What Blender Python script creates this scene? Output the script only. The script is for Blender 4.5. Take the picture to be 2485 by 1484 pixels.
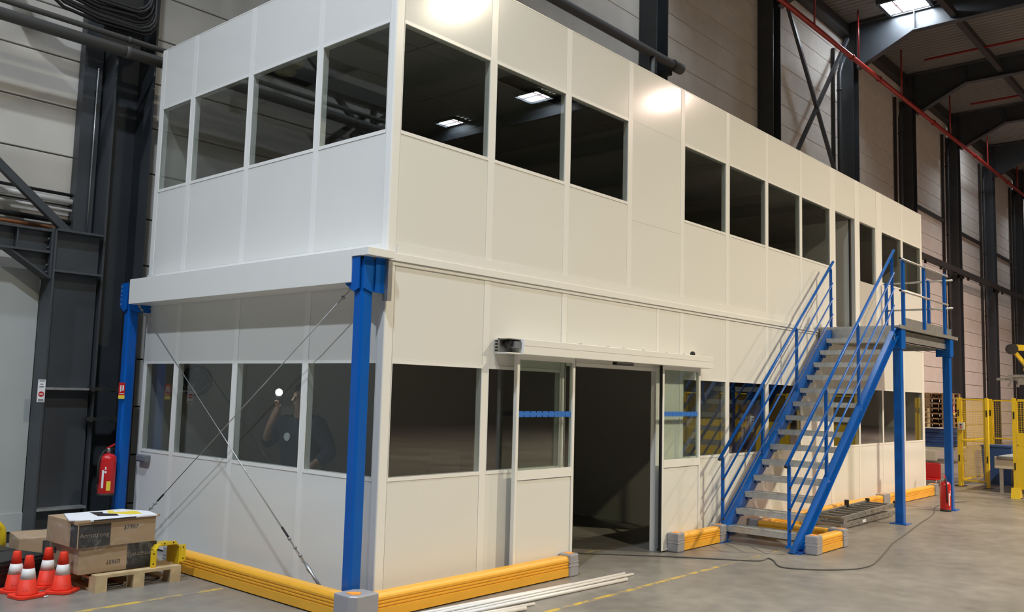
import bpy, bmesh, math, random
from mathutils import Vector, Matrix
random.seed(7)
for o in list(bpy.data.objects): bpy.data.objects.remove(o, do_unlink=True)
SC = bpy.context.scene
COL = SC.collection
PI = math.pi

# ---------------------------------------------------------------- camera
cam = bpy.data.cameras.new('camera'); camo = bpy.data.objects.new('camera', cam); COL.objects.link(camo)
cam.sensor_width = 36.0; cam.sensor_fit = 'HORIZONTAL'
cam.lens = 2151.6/2485*36.0
cam.clip_start = .05; cam.clip_end = 200
RW = Matrix(((0.6595286, -0.75121719, 0.02635838), (-0.09043166, -0.04448526, 0.99490863), (-0.7462199, -0.65855432, -0.09727312)))
camo.matrix_world = Matrix.Translation((-4.8739, -5.7271, 1.8021)) @ RW.transposed().to_4x4()
SC.camera = camo
# ---------------------------------------------------------------- world and exposure
w = bpy.data.worlds.new('world'); SC.world = w; w.use_nodes = True
w.node_tree.nodes['Background'].inputs[0].default_value = (.75, .85, 1, 1)
w.node_tree.nodes['Background'].inputs[1].default_value = .05
SC.view_settings.view_transform = 'Standard'; SC.view_settings.look = 'None'
SC.view_settings.gamma = 1; SC.view_settings.use_curve_mapping = False
SC.view_settings.exposure = 0.0
# lamps of the hall: (x, y, z, watt, colour); each gets a fixture further down
WARM = (1, .88, .64); PINK = (1, .72, .62); COOL = (.80, .885, 1)
LAMPS = [(11.6, -11, 12.5, 2500, WARM, 'high bay lamp glowing in the top panel beside the office corner'), (22.3, -11, 12.6, 2700, PINK, 'high bay lamp glowing in the top panels of the office middle'),
         (42.6, -11, 12.6, 2300, PINK, 'high bay lamp glowing in the top panel above the stairs'), (-1.0, -11.5, 12.5, 1000, WARM, 'high bay lamp behind the camera'),
         (-9.0, 1.0, 12.4, 780, COOL, 'cool high bay lamp lighting the left facade'), (-4.5, -3.1, 12.4, 740, COOL, 'cool high bay lamp above the camera'),
         (33.0, -4.0, 12.6, 1700, PINK, 'high bay lamp above the yellow machine cell')]
SKYL = [(-0.5, 3.0), (11.5, 3.0), (23.5, 3.0), (37.4, 2.6), (49.5, 2.6), (23.2, -18.1), (23.8, -23.6), (-0.5, -18.1), (-12.5, 3.0)]
SKY_STRENGTH = 60.0

# ---------------------------------------------------------------- helpers
def newmat(name):
    m = bpy.data.materials.new(name); m.use_nodes = True
    return m, m.node_tree.nodes, m.node_tree.links, m.node_tree.nodes['Principled BSDF']
def mat(name, col, rough=.5, metal=0, var=0., scale=6., bump=0., bscale=60., emit=None, es=0, col2=None, spec=.5, coat=0):
    m, n, l, b = newmat(name)
    b.inputs['Base Color'].default_value = (*col, 1); b.inputs['Roughness'].default_value = rough
    b.inputs['Metallic'].default_value = metal; b.inputs['Specular IOR Level'].default_value = spec
    b.inputs['Coat Weight'].default_value = coat; b.inputs['Coat Roughness'].default_value = .1
    tc = n.new('ShaderNodeTexCoord')
    if var or col2:
        t = n.new('ShaderNodeTexNoise'); t.inputs['Scale'].default_value = scale; t.inputs['Detail'].default_value = 5
        l.new(tc.outputs['Object'], t.inputs['Vector'])
        r = n.new('ShaderNodeValToRGB'); r.color_ramp.elements[0].position = .32; r.color_ramp.elements[1].position = .68
        c2 = col2 or tuple(c*(1-var) for c in col)
        r.color_ramp.elements[0].color = (*c2, 1); r.color_ramp.elements[1].color = (*col, 1)
        l.new(t.outputs['Fac'], r.inputs[0]); l.new(r.outputs[0], b.inputs['Base Color'])
    if bump:
        t2 = n.new('ShaderNodeTexNoise'); t2.inputs['Scale'].default_value = bscale; t2.inputs['Detail'].default_value = 4
        l.new(tc.outputs['Object'], t2.inputs['Vector'])
        bp = n.new('ShaderNodeBump'); bp.inputs['Strength'].default_value = bump; bp.inputs['Distance'].default_value = .01
        l.new(t2.outputs['Fac'], bp.inputs['Height']); l.new(bp.outputs[0], b.inputs['Normal'])
    if emit: b.inputs['Emission Color'].default_value = (*emit, 1); b.inputs['Emission Strength'].default_value = es
    return m
def glassmat(name, tint=(.82, .85, .83), ior=1.5):
    m, n, l, b = newmat(name); n.remove(b)
    tr = n.new('ShaderNodeBsdfTransparent'); tr.inputs[0].default_value = (*tint, 1)
    gl = n.new('ShaderNodeBsdfGlossy'); gl.inputs['Roughness'].default_value = .0; gl.inputs[0].default_value = (.95, .97, 1, 1)
    ge = n.new('ShaderNodeNewGeometry'); dt = n.new('ShaderNodeVectorMath'); dt.operation = 'DOT_PRODUCT'
    l.new(ge.outputs['Normal'], dt.inputs[0]); l.new(ge.outputs['Incoming'], dt.inputs[1])
    def mth(op, a, b=None):
        q = n.new('ShaderNodeMath'); q.operation = op
        if isinstance(a, (int, float)): q.inputs[0].default_value = a
        else: l.new(a.outputs[0 if a.bl_idname != 'ShaderNodeVectorMath' else 'Value'], q.inputs[0])
        if b is not None:
            if isinstance(b, (int, float)): q.inputs[1].default_value = b
            else: l.new(b.outputs[0], q.inputs[1])
        return q
    r0 = ((ior-1)/(ior+1))**2          # Schlick reflectance of one glass surface
    mu = mth('ADD', mth('MULTIPLY', mth('POWER', mth('SUBTRACT', 1.0, mth('ABSOLUTE', dt)), 5.0), 1-r0), r0); mu.use_clamp = True
    mx = n.new('ShaderNodeMixShader')
    l.new(mu.outputs[0], mx.inputs[0]); l.new(tr.outputs[0], mx.inputs[1]); l.new(gl.outputs[0], mx.inputs[2])
    l.new(mx.outputs[0], n['Material Output'].inputs[0])
    return m
def filmmat(name, alpha=.12):
    m, n, l, b = newmat(name)
    b.inputs['Base Color'].default_value = (.8, .82, .82, 1); b.inputs['Roughness'].default_value = .15
    tc = n.new('ShaderNodeTexCoord'); t = n.new('ShaderNodeTexNoise'); t.inputs['Scale'].default_value = 9; t.inputs['Detail'].default_value = 6; t.inputs['Distortion'].default_value = 1.5
    l.new(tc.outputs['Object'], t.inputs[0])
    r = n.new('ShaderNodeValToRGB'); r.color_ramp.elements[0].position = .5; r.color_ramp.elements[1].position = .75
    r.color_ramp.elements[0].color = (alpha*.5,)*3+(1,); r.color_ramp.elements[1].color = (alpha*3.2,)*3+(1,)
    l.new(t.outputs['Fac'], r.inputs[0]); l.new(r.outputs[0], b.inputs['Alpha'])
    bp = n.new('ShaderNodeBump'); bp.inputs['Strength'].default_value = .9; bp.inputs['Distance'].default_value = .03
    l.new(t.outputs['Fac'], bp.inputs['Height']); l.new(bp.outputs[0], b.inputs['Normal'])
    return m
def paintline(name, col, base, thr=.5, scale=4.):
    m, n, l, b = newmat(name); b.inputs['Roughness'].default_value = .5
    tc = n.new('ShaderNodeTexCoord'); t = n.new('ShaderNodeTexNoise'); t.inputs['Scale'].default_value = scale; t.inputs['Detail'].default_value = 8; t.inputs['Roughness'].default_value = .65
    l.new(tc.outputs['Object'], t.inputs[0])
    r = n.new('ShaderNodeValToRGB'); r.color_ramp.elements[0].position = thr-.06; r.color_ramp.elements[1].position = thr+.06
    r.color_ramp.elements[0].color = (*base, 1); r.color_ramp.elements[1].color = (*col, 1)
    l.new(t.outputs['Fac'], r.inputs[0]); l.new(r.outputs[0], b.inputs['Base Color'])
    return m
def floormat():
    m, n, l, b = newmat('polished concrete')
    tc = n.new('ShaderNodeTexCoord')
    a = n.new('ShaderNodeTexNoise'); a.inputs['Scale'].default_value = .55; a.inputs['Detail'].default_value = 8; a.inputs['Roughness'].default_value = .6
    c = n.new('ShaderNodeTexNoise'); c.inputs['Scale'].default_value = 5; c.inputs['Detail'].default_value = 8
    l.new(tc.outputs['Object'], a.inputs[0]); l.new(tc.outputs['Object'], c.inputs[0])
    r = n.new('ShaderNodeValToRGB'); r.color_ramp.elements[0].position = .3; r.color_ramp.elements[1].position = .72
    r.color_ramp.elements[0].color = (.185, .172, .152, 1); r.color_ramp.elements[1].color = (.30, .28, .25, 1)
    r2 = n.new('ShaderNodeValToRGB'); r2.color_ramp.elements[0].position = .3; r2.color_ramp.elements[1].position = .7
    r2.color_ramp.elements[0].color = (.78, .78, .78, 1); r2.color_ramp.elements[1].color = (1.08, 1.07, 1.05, 1)
    mx = n.new('ShaderNodeMix'); mx.data_type = 'RGBA'; mx.blend_type = 'MULTIPLY'; mx.inputs[0].default_value = 1
    l.new(a.outputs['Fac'], r.inputs[0]); l.new(c.outputs['Fac'], r2.inputs[0])
    l.new(r.outputs[0], mx.inputs[6]); l.new(r2.outputs[0], mx.inputs[7]); l.new(mx.outputs[2], b.inputs['Base Color'])
    mr = n.new('ShaderNodeMapRange'); mr.inputs[3].default_value = .26; mr.inputs[4].default_value = .5
    l.new(a.outputs['Fac'], mr.inputs[0]); l.new(mr.outputs[0], b.inputs['Roughness'])
    bp = n.new('ShaderNodeBump'); bp.inputs['Strength'].default_value = .06; bp.inputs['Distance'].default_value = .01
    l.new(c.outputs['Fac'], bp.inputs['Height']); l.new(bp.outputs[0], b.inputs['Normal'])
    return m
M = dict(
 panel=mat('white lacquer panel', (.755, .755, .72), .13, var=.012, scale=1.2, spec=.22),
 alu=mat('white lacquer profile', (.82, .82, .79), .25, spec=.35),
 inner=mat('office inner wall', (.48, .46, .42), .6),
 inner_floor=mat('office inner floor', (.08, .08, .078), .6, var=.2),
 tile=mat('ceiling tile', (.42, .42, .41), .9),
 blue=mat('blue gloss paint', (.002, .105, .46), .3, var=.1, scale=3, spec=.35),
 galv=mat('galvanised steel', (.50, .51, .50), .42, .75, var=.22, scale=14),
 galv2=mat('galvanised grating', (.55, .56, .55), .5, .5, var=.2, scale=20),
 yellow=mat('yellow barrier plastic', (.86, .43, .035), .38, var=.06, scale=5),
 greyp=mat('silver grey plastic', (.37, .37, .40), .38, .25),
 orange=mat('orange reflector', (.95, .36, .03), .4),
 floor=floormat(),
 concrete=mat('pale concrete panel', (.62, .59, .535), .75, var=.14, scale=1.5, bump=.12, bscale=40),
 darkwall=mat('dark wall cladding', (.13, .125, .12), .8),
 joint=mat('panel joint', (.15, .14, .125), .9),
 steel=mat('anthracite steel paint', (.05, .057, .065), .42, var=.2, scale=2),
 steel2=mat('dark primer steel', (.022, .021, .02), .6),
 deck=mat('roof deck', (.20, .195, .185), .5, .2),
 red=mat('red pipe paint', (.30, .022, .016), .35),
 redx=mat('extinguisher red', (.55, .016, .02), .3),
 card=mat('brown cardboard', (.42, .29, .175), .8, var=.1, scale=4, bump=.05, bscale=30),
 ink=mat('black print', (.028, .026, .027), .5),
 inktan=mat('tan print', (.23, .19, .14), .7),
 paper=mat('white board', (.80, .82, .86), .6),
 wood=mat('pale softwood', (.62, .47, .27), .75, var=.3, scale=9, bump=.1, bscale=40),
 wood2=mat('weathered wood', (.32, .2, .11), .8, var=.4, scale=6),
 cone=mat('orange red cone plastic', (.80, .05, .025), .5, var=.06, spec=.25),
 white=mat('white reflective sleeve', (.75, .75, .74), .45),
 black=mat('black plastic', (.018, .018, .019), .42),
 blackm=mat('matt black', (.012, .012, .012), .8),
 rubber=mat('dark rubber', (.02, .02, .02), .7),
 cord=mat('grey flex', (.09, .085, .08), .6),
 ymetal=mat('yellow painted steel', (.78, .55, .02), .38, var=.08),
 ylab=mat('yellow label', (.85, .68, .06), .5),
 pvc=mat('white plastic pipe', (.78, .77, .75), .4, var=.06, scale=12),
 bluecrate=mat('blue crate plastic', (.02, .07, .25), .45),
 sheet=mat('pale grey door sheet', (.43, .46, .46), .5, var=.08, scale=2),
 alum=mat('aluminium', (.40, .40, .39), .4, .8, var=.1, scale=20),
 grey=mat('grey enclosure', (.18, .19, .21), .4),
 wire=mat('steel cable', (.5, .51, .51), .35, .8),
 tape=mat('blue tape', (.02, .15, .55), .5),
 skyl=mat('skylight glazing', (.8, .85, .9), .4, emit=(.83, .91, 1), es=SKY_STRENGTH),
 skin=mat('skin', (.45, .26, .18), .5), hair=mat('dark hair', (.02, .016, .013), .6),
 navy=mat('navy jacket', (.012, .016, .045), .75), trous=mat('dark trousers', (.015, .016, .02), .8),
 torch=mat('phone torch', (1, 1, 1), .5, emit=(.92, 1, .97), es=60),
 lampem=mat('lamp glass', (1, .95, .85), .4, emit=(1, .92, .8), es=1.5),
 wool=mat('mineral wool', (.55, .48, .24), .95, var=.3, scale=20),
 belt=mat('conveyor belt', (.36, .45, .50), .35),
 cream=mat('cream machine paint', (.55, .53, .46), .5),
 copper=mat('brown pipe', (.30, .12, .05), .5),
 cable=mat('black cable', (.012, .012, .013), .55),
 glass=glassmat('window glass', (.86, .88, .86), 1.68), glass2=glassmat('door glass', (.86, .9, .87)),
 film=filmmat('stretch film', .045),
 linemark=paintline('worn yellow floor paint', (.62, .42, .06), (.24, .22, .19), .5, 5),
 linefaint=paintline('faint yellow floor paint', (.42, .32, .10), (.24, .22, .19), .56, 4),
 insul=mat('pipe lagging', (.075, .075, .072), .6, .1),
)
class MB:
    def __init__(s): s.bm = bmesh.new()
    def box(s, x0, x1, y0, y1, z0, z1, bev=0):
        v = [s.bm.verts.new(p) for p in ((x0,y0,z0),(x1,y0,z0),(x1,y1,z0),(x0,y1,z0),(x0,y0,z1),(x1,y0,z1),(x1,y1,z1),(x0,y1,z1))]
        fs = [s.bm.faces.new([v[i] for i in f]) for f in ((3,2,1,0),(4,5,6,7),(0,1,5,4),(1,2,6,5),(2,3,7,6),(3,0,4,7))]
        if bev:
            es = list({e for f in fs for e in f.edges}); bmesh.ops.bevel(s.bm, geom=es, offset=bev, segments=2, affect='EDGES', profile=.5)
        return s
    def hexa(s, lo, hi):          # two quads (4 points each), joined to a solid
        a = [s.bm.verts.new(p) for p in lo]; b = [s.bm.verts.new(p) for p in hi]
        n = len(a); s.bm.faces.new(a[::-1]); s.bm.faces.new(b)
        for i in range(n): s.bm.faces.new((a[i], a[(i+1)%n], b[(i+1)%n], b[i]))
        return s
    def prism(s, poly, axis, a0, a1):   # poly in the two other axes, extruded along axis
        def P(u, v, a): return {'x': (a, u, v), 'y': (u, a, v), 'z': (u, v, a)}[axis]
        return s.hexa([P(u, v, a0) for u, v in poly], [P(u, v, a1) for u, v in poly])
    def tube(s, pts, r, seg=8, closed=False, cap=True):
        pts = [Vector(p) for p in pts]; n = len(pts); rings = []; ref = None
        for i, p in enumerate(pts):
            if closed: t = (pts[(i+1)%n]-pts[i-1])
            else: t = (pts[min(i+1, n-1)]-pts[max(i-1, 0)])
            t.normalize()
            if ref is None:
                ref = Vector((0,0,1)) if abs(t.z) < .9 else Vector((1,0,0))
            u = (ref - t*ref.dot(t)).normalized(); v = t.cross(u); ref = u
            rr = r[i] if isinstance(r, (list, tuple)) else r
            rings.append([s.bm.verts.new(p+rr*(math.cos(2*PI*k/seg)*u+math.sin(2*PI*k/seg)*v)) for k in range(seg)])
        m = n if closed else n-1
        for i in range(m):
            A, B = rings[i], rings[(i+1)%n]
            for k in range(seg):
                f = s.bm.faces.new((A[k], A[(k+1)%seg], B[(k+1)%seg], B[k])); f.smooth = True
        if cap and not closed: s.bm.faces.new(rings[0][::-1]); s.bm.faces.new(rings[-1])
        return s
    def lathe(s, prof, c=(0,0), seg=20, smooth=True):   # prof [(r,z)]
        rings = [[s.bm.verts.new((c[0]+max(r,1e-4)*math.cos(2*PI*k/seg), c[1]+max(r,1e-4)*math.sin(2*PI*k/seg), z)) for k in range(seg)] for r, z in prof]
        for A, B in zip(rings, rings[1:]):
            for k in range(seg):
                f = s.bm.faces.new((A[k], A[(k+1)%seg], B[(k+1)%seg], B[k])); f.smooth = smooth
        s.bm.faces.new(rings[0][::-1]); s.bm.faces.new(rings[-1]); return s
    def bar(s, a, b, w, h, up=(0,0,1)):   # rectangular bar from a to b
        a, b = Vector(a), Vector(b); t = (b-a).normalized(); u = Vector(up)
        if abs(t.dot(u)) > .98: u = Vector((1,0,0))
        sd = t.cross(u).normalized(); u = sd.cross(t)
        c = lambda p: [p+sd*(w/2)*i+u*(h/2)*j for i, j in ((-1,-1),(1,-1),(1,1),(-1,1))]
        return s.hexa(c(a), c(b))
    def ball(s, c, r, sub=2, sc=(1,1,1)):
        m = Matrix.Translation(c) @ Matrix.Diagonal((*sc, 1))
        g = bmesh.ops.create_icosphere(s.bm, subdivisions=sub, radius=r, matrix=m)
        for v in g['verts']:
            for f in v.link_faces: f.smooth = True
        return s
    def mesh(s, name, m):
        me = bpy.data.meshes.new(name); bmesh.ops.recalc_face_normals(s.bm, faces=s.bm.faces)
        s.bm.to_mesh(me); s.bm.free()
        for x in (m if isinstance(m, (list, tuple)) else [m]): me.materials.append(M[x] if isinstance(x, str) else x)
        return me
    def build(s, name, m, parent=None, loc=None, rz=None): return link(name, s.mesh(name, m), parent, loc, rz)
def link(name, me, parent=None, loc=None, rz=None):
    o = bpy.data.objects.new(name, me); COL.objects.link(o)
    if parent is not None: o.parent = parent
    if loc is not None: o.location = loc
    if rz is not None: o.rotation_euler = (0, 0, rz)
    return o
def tag(o, label=None, cat=None, group=None, kind=None):
    if label: o['label'] = label
    if cat: o['category'] = cat
    if group: o['group'] = group
    if kind: o['kind'] = kind
    return o
def thing(name, label, cat, loc=(0,0,0), rz=0, group=None):
    o = bpy.data.objects.new(name, None); COL.objects.link(o); o.location = loc; o.rotation_euler = (0,0,rz); o.empty_display_size = .1
    return tag(o, label, cat, group)
def copy_tree(o, parent=None):
    c = o.copy(); COL.objects.link(c); c.parent = parent
    for ch in list(o.children): copy_tree(ch, c)
    return c
def text_mesh(txt, size, m, extr=.0006, align='LEFT'):
    cu = bpy.data.curves.new('txt', 'FONT'); cu.body = txt; cu.size = size; cu.extrude = extr; cu.align_x = align; cu.resolution_u = 2
    t = bpy.data.objects.new('txt', cu); COL.objects.link(t)
    me = bpy.data.meshes.new_from_object(t.evaluated_get(bpy.context.evaluated_depsgraph_get()))
    bpy.data.objects.remove(t); me.materials.clear(); me.materials.append(M[m]); return me
def put_text(txt, size, m, loc, rot, parent, name='lettering', align='LEFT'):
    o = link(name, text_mesh(txt, size, m, align=align), parent, loc); o.rotation_euler = rot; return o

# ================================================================ THE HALL
HX0, HX1, HY0, HY1, HZ = -22.0, 66.0, -28.0, 5.3, 14.5
tag(MB().box(HX0, HX1, HY0, HY1+.3, -.2, 0).build('floor', 'floor'), 'polished grey concrete hall floor', kind='structure')
wb = tag(MB().box(HX0, HX1, HY1+.10, HY1+.30, 0, HZ+.4).build('wall_back', 'joint'), 'long pale concrete panel wall behind the white office', kind='structure')
CX0 = -0.28; CSP = 6.05
pm = None
for b in range(-2, 9):
    x0 = CX0+CSP*b
    for r in range(0, 25):
        z0 = -.3+.6*r
        z0c = max(z0, 0)
        if r == 0 or r == 24:
            MB().box(0, CSP-.02, 0, .1, 0, (.3 if r == 0 else .5)-.009).build('wall_panel', 'concrete', wb, (x0, HY1, z0c))
        else:
            if pm is None: pm = MB().box(0, CSP-.02, 0, .1, .009, .591, .006).mesh('wall_panel', 'concrete')
            link('wall_panel', pm, wb, (x0, HY1, z0))
tag(MB().box(HX0-.3, HX0, HY0, HY1+.3, 0, HZ+.4).build('wall_left', 'darkwall'), 'plain hall end wall out of frame on the left', kind='structure')
tag(MB().box(HX1, HX1+.3, HY0, HY1+.3, 0, HZ+.4).build('wall_right', 'concrete'), 'plain far end wall of the hall', kind='structure')
tag(MB().box(HX0, HX1, HY0-.3, HY0, 0, HZ+.4).build('wall_front', 'darkwall'), 'plain hall side wall behind the camera', kind='structure')
# roof deck with trapezoid ribs, holes closed by skylight frames sitting just below it
b = MB(); x = HX0; pitch = .25; prof = []
while x < HX1:
    prof += [(x, HZ), (x+.10, HZ), (x+.13, HZ+.06), (x+.22, HZ+.06)]; x += pitch
prof.append((HX1, HZ))
bl = [b.bm.verts.new((px, HY0, pz)) for px, pz in prof]; bh = [b.bm.verts.new((px, HY1+.3, pz)) for px, pz in prof]
for i in range(len(prof)-1): b.bm.faces.new((bl[i], bh[i], bh[i+1], bl[i+1]))
tag(b.build('ceiling', 'deck'), 'dark corrugated metal roof deck of the hall', kind='structure')
# skylights
SKL = {(-0.5, 3.0): 'bright square skylight above the left end of the white office', (11.5, 3.0): 'bright square skylight high above the middle of the office',
       (23.5, 3.0): 'bright square skylight beside the braced wall bay at upper right', (37.4, 2.6): 'skylight half hidden behind the third rafter at upper right',
       (49.5, 2.6): 'skylight in the farthest roof bay at right', (23.2, -18.1): 'skylight mirrored in the second upper window of the office', (23.8, -23.6): 'skylight mirrored in the first upper window of the office',
       (-0.5, -18.1): 'skylight far behind the camera', (-12.5, 3.0): 'skylight far left beyond the frame'}
for i, (sx, sy) in enumerate(SKYL):
    t = thing('skylight', SKL.get((sx, sy), 'bright square skylight'), 'skylight', (sx, sy, HZ), 0, 'skylights in the hall roof')
    MB().box(-.56, .56, -.6, .6, -.06, -.03).build('pane', 'skyl', t)
    f = MB()
    for a in ((-.66,-.56,-.7,.7), (.56,.66,-.7,.7), (-.56,.56,-.7,-.6), (-.56,.56,.6,.7)): f.box(*a, -.16, -.005)
    f.build('frame', 'steel', t)
    MB().box(-.02, .02, -.6, .6, -.09, -.06).build('glazing_bar', 'steel', t); MB().box(-.56, .56, .25, .29, -.09, -.06).build('glazing_bar', 'red', t)
# steel columns (H section, web along x)
ORD = ['at the far left end of the white office', 'hidden behind the middle of the office', 'beside the grey pipe end above the office roof',
       'left of the crossed wall braces', 'right of the crossed wall braces', 'above the right end of the office roof', 'behind the stair landing railing',
       'behind the yellow safety fence', 'at the far right edge above the yellow robot']
pcol = None
for k in list(range(-2, 9)):
    x0 = CX0+CSP*k
    lab = 'tall dark steel column ' + (ORD[k] if 0 <= k < 9 else ('just beyond the left edge' if k == -1 else 'far beyond the left edge'))
    t = thing('steel_column', lab, 'column', (x0, 0, 0), 0, 'steel columns along the back wall')
    yb, yf = 5.29, 4.83
    for nm, bx in (('flange', (0, .025, yf, yb)), ('flange', (.475, .5, yf, yb)), ('web', (.025, .475, 5.24, 5.26)), ('base_plate', (-.06, .56, yf-.05, yb, ))):
        if nm == 'base_plate': MB().box(*bx, 0, .03).build(nm, 'steel2', t)
        else: MB().box(*bx, .03, 13.4).build(nm, 'steel', t)
    # rafter frame above the column
    r = thing('roof_rafter', 'haunched roof rafter over the column ' + (ORD[k] if 0 <= k < 9 else ('just beyond the left edge' if k == -1 else 'far beyond the left edge')), 'rafter', (x0+.25, 0, 13.4), 0, 'roof rafters')
    MB().prism([(5.25, -.52), (4.72, -.52), (2.95, .34), (HY0+.2, .34), (HY0+.2, 1.0), (5.25, 1.0)], 'x', -.012, .012).build('web', 'steel', r)
    MB().prism([(4.72, -.54), (2.95, .32), (HY0+.2, .32), (HY0+.2, .345), (2.95, .345), (4.72, -.515)], 'x', -.14, .14).build('bottom_flange', 'steel', r)
    MB().box(-.14, .14, HY0+.2, 5.25, .985, 1.005).build('top_flange', 'steel', r)
    MB().box(-.14, .14, 2.9, 2.925, .345, .985).build('stiffener', 'steel', r)
    MB().prism([(4.72, -.54), (4.72, 1.0), (4.745, 1.0), (4.745, -.54)], 'x', -.14, .14).build('end_plate', 'steel', r)
for i, (py, lab) in enumerate(((1.75, 'dark tie beam running along the roof beside the wall'), (-2.5, 'dark tie beam running along the hall roof nearer the aisle'), (-9, 'dark tie beam along the middle of the hall roof'))):
    tag(MB().box(-14, 64, py-.09, py+.09, 13.85, 14.05).build('tie_beam', 'steel2'), lab, 'beam')
tag(MB().box(-14, 64, 5.0, 5.28, 14.05, 14.45).build('eaves_beam', 'steel2'), 'dark eaves beam at the top of the back wall', 'beam')
# crossed bracing in the bay between two columns
for nm, a, c in (('wall_brace', (18.6, 4.9, 13.75), (23.3, 4.9, 8.0)), ('wall_brace', (23.7, 4.92, 13.8), (18.9, 4.92, 8.2))):
    t = tag(MB().bar(a, c, .10, .10).build(nm, 'steel'), 'dark diagonal brace falling to the right in the bay of crossed braces' if c[0] > a[0] else 'diagonal brace rising to the right in the bay of crossed braces', 'brace')
# downpipes beside columns
for k in (4, 5, 6, 7, 8):
    x0 = CX0+CSP*k
    t = thing('downpipe', 'grey downpipe left of column ' + ORD[k], 'pipe', (x0-.45, 5.12, 0), 0, 'downpipes by the columns')
    MB().tube([(0,0,0),(0,0,12.6),(.12,-.02,12.9),(.3,-.05,13.2)], .075, 10).build('pipe', 'steel', t)
    for z in (3, 6, 9, 12): MB().lathe([(.08,z),(.092,z),(.092,z+.05),(.08,z+.05)]).build('clip', 'steel2', t)
    tag(MB().box(x0-.72, x0-.66, 5.18, 5.28, 0, 13.4).build('cable_duct', 'steel2'), 'dark wall duct left of column ' + ORD[k], 'duct', 'vertical wall ducts')
# horizontal rails on the wall at right
t = thing('wall_rail', 'dark horizontal rail with hangers on the wall behind the stair landing', 'rail', (26, 4.72, 7.3))
MB().box(0, 36, -.08, .08, 0, .22).build('rail', 'steel2', t)
for i in range(17): MB().box(.9+i*2.0, 1.0+i*2.0, -.04, .04, -.12, 0).build('hanger', 'steel2', t)
for k in (5, 6, 7, 8): MB().box(CX0+CSP*k-26, CX0+CSP*k-25.5, .05, .2, -.1, .3).build('bracket', 'steel2', t)
for k, z in ((5, 9.55), (6, 9.4), (7, 9.3)):
    tag(MB().box(CX0+CSP*k+.55, CX0+CSP*(k+1)-.75, 5.2, 5.28, z, z+.14).build('door_head_rail', 'steel2'), 'dark lintel rail right of column ' + ORD[k], 'rail', 'lintel rails')
# red sprinkler main
t = thing('sprinkler_pipe', 'long red sprinkler pipe running under the roof along the wall', 'pipe', (0, 4.35, 12.68))
MB().tube([(6, 0, 0), (62, 0, 0)], .075, 12).build('pipe', 'red', t)
for x in (19.6, 23.1, 27.3, 33.3, 39.2, 45): MB().tube([(x, 0, .07), (x, 0, 1.75)], .03, 8).build('drop', 'red', t)
for x in (22.5, 25, 31, 37, 43): MB().tube([(x-.06, 0, 0), (x+.06, 0, 0)], .1, 12).build('coupling', 'red', t)
for x, lab in ((27.4, 'thin red sprinkler branch crossing under the roof in the first bay past the skylight'), (33.4, 'thin red sprinkler branch crossing under the roof two bays past the skylight')):
    tag(MB().tube([(x, 3.6, 13.9), (x, -16, 13.9)], .04, 8).build('sprinkler_branch', 'red'), lab, 'pipe')
# grey pipe above the office
t = thing('duct_pipe', 'grey pipe ending above the office roof in front of the wall column', 'pipe', (0, 4.55, 9.3))
MB().tube([(-2, 0, 0), (12.3, 0, 0)], .1, 12).build('pipe', 'insul', t); MB().tube([(12.05, 0, 0), (12.42, 0, 0)], .125, 12).build('end_collar', 'insul', t)
MB().tube([(11.2, 0, -.08), (11.2, 0, -4.5)], .075, 10).build('support', 'insul', t); MB().box(11.95, 12.05, 0, .3, -.25, -.1).build('bracket', 'steel2', t)

# ---------------------------------------------------------------- upper left: pipes, brace, portal
t = thing('heating_pipe', 'thick dark pipe crossing the column beside the office roof corner', 'pipe', (0, 4.5, 5.70))
MB().tube([(-9, 0, 0), (1.2, 0, 0)], .068, 12).build('pipe', 'insul', t)
MB().tube([(-.33, 0, 0), (-.27, 0, 0)], .075, 12).build('joint_ring', 'insul', t)
t = thing('heating_pipe', 'thin dark pipe crossing the column just above the thick pipe', 'pipe', (0, 4.5, 5.855))
MB().tube([(-9, 0, 0), (3, 0, 0)], .034, 10).build('pipe', 'insul', t); MB().tube([(-.31, 0, 0), (-.27, 0, 0)], .042, 10).build('joint_ring', 'insul', t)
t = thing('cable_bundle', 'bundle of thick black cables looping past the column at upper left', 'cables', (0, 4.66, 6.0))
for i in range(9):
    z = .02+.036*i; r = .16+.035*(8-i)*.5; xe = .10-.012*i; y = random.uniform(-.04, .05)
    pts = [(-1.75, y, z+1.7), (-1.62, y, z+.7), (-1.35, y, z+.25), (-1.0, y, z+random.uniform(.03,.07)), (-.6, y+.02, z), (xe-.22, y, z+random.uniform(-.01,.03))]
    pts += [(xe-.22+.22*math.sin(a), y, z+.22-.22*math.cos(a)) for a in (.3, .7, 1.1, 1.5)] + [(xe, y, z+1.2), (xe, y, z+2.5)]
    MB().tube(pts, .021, 7).build('cable', 'cable', t)
MB().box(-.5, -.05, .06, .1, -.2, .6).build('backing_plate', 'steel2', t)
tag(MB().box(-.52, -.30, 5.14, 5.29, 0, 13).build('wall_post', 'steel'), 'dark flat post on the wall just left of the column by the office', 'post')
tag(MB().tube([(-.37, 5.1, 3.62), (-.37, 5.1, 5.62)], .009, 8).build('white_conduit', 'galv'), 'thin pale conduit running down the left column', 'conduit')
tag(MB().bar((-3.6, 4.95, 6.0), (-.62, 4.95, 3.5), .085, .085).build('wall_brace', 'steel'), 'dark diagonal brace falling to the bracket at the left edge', 'brace')
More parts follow.
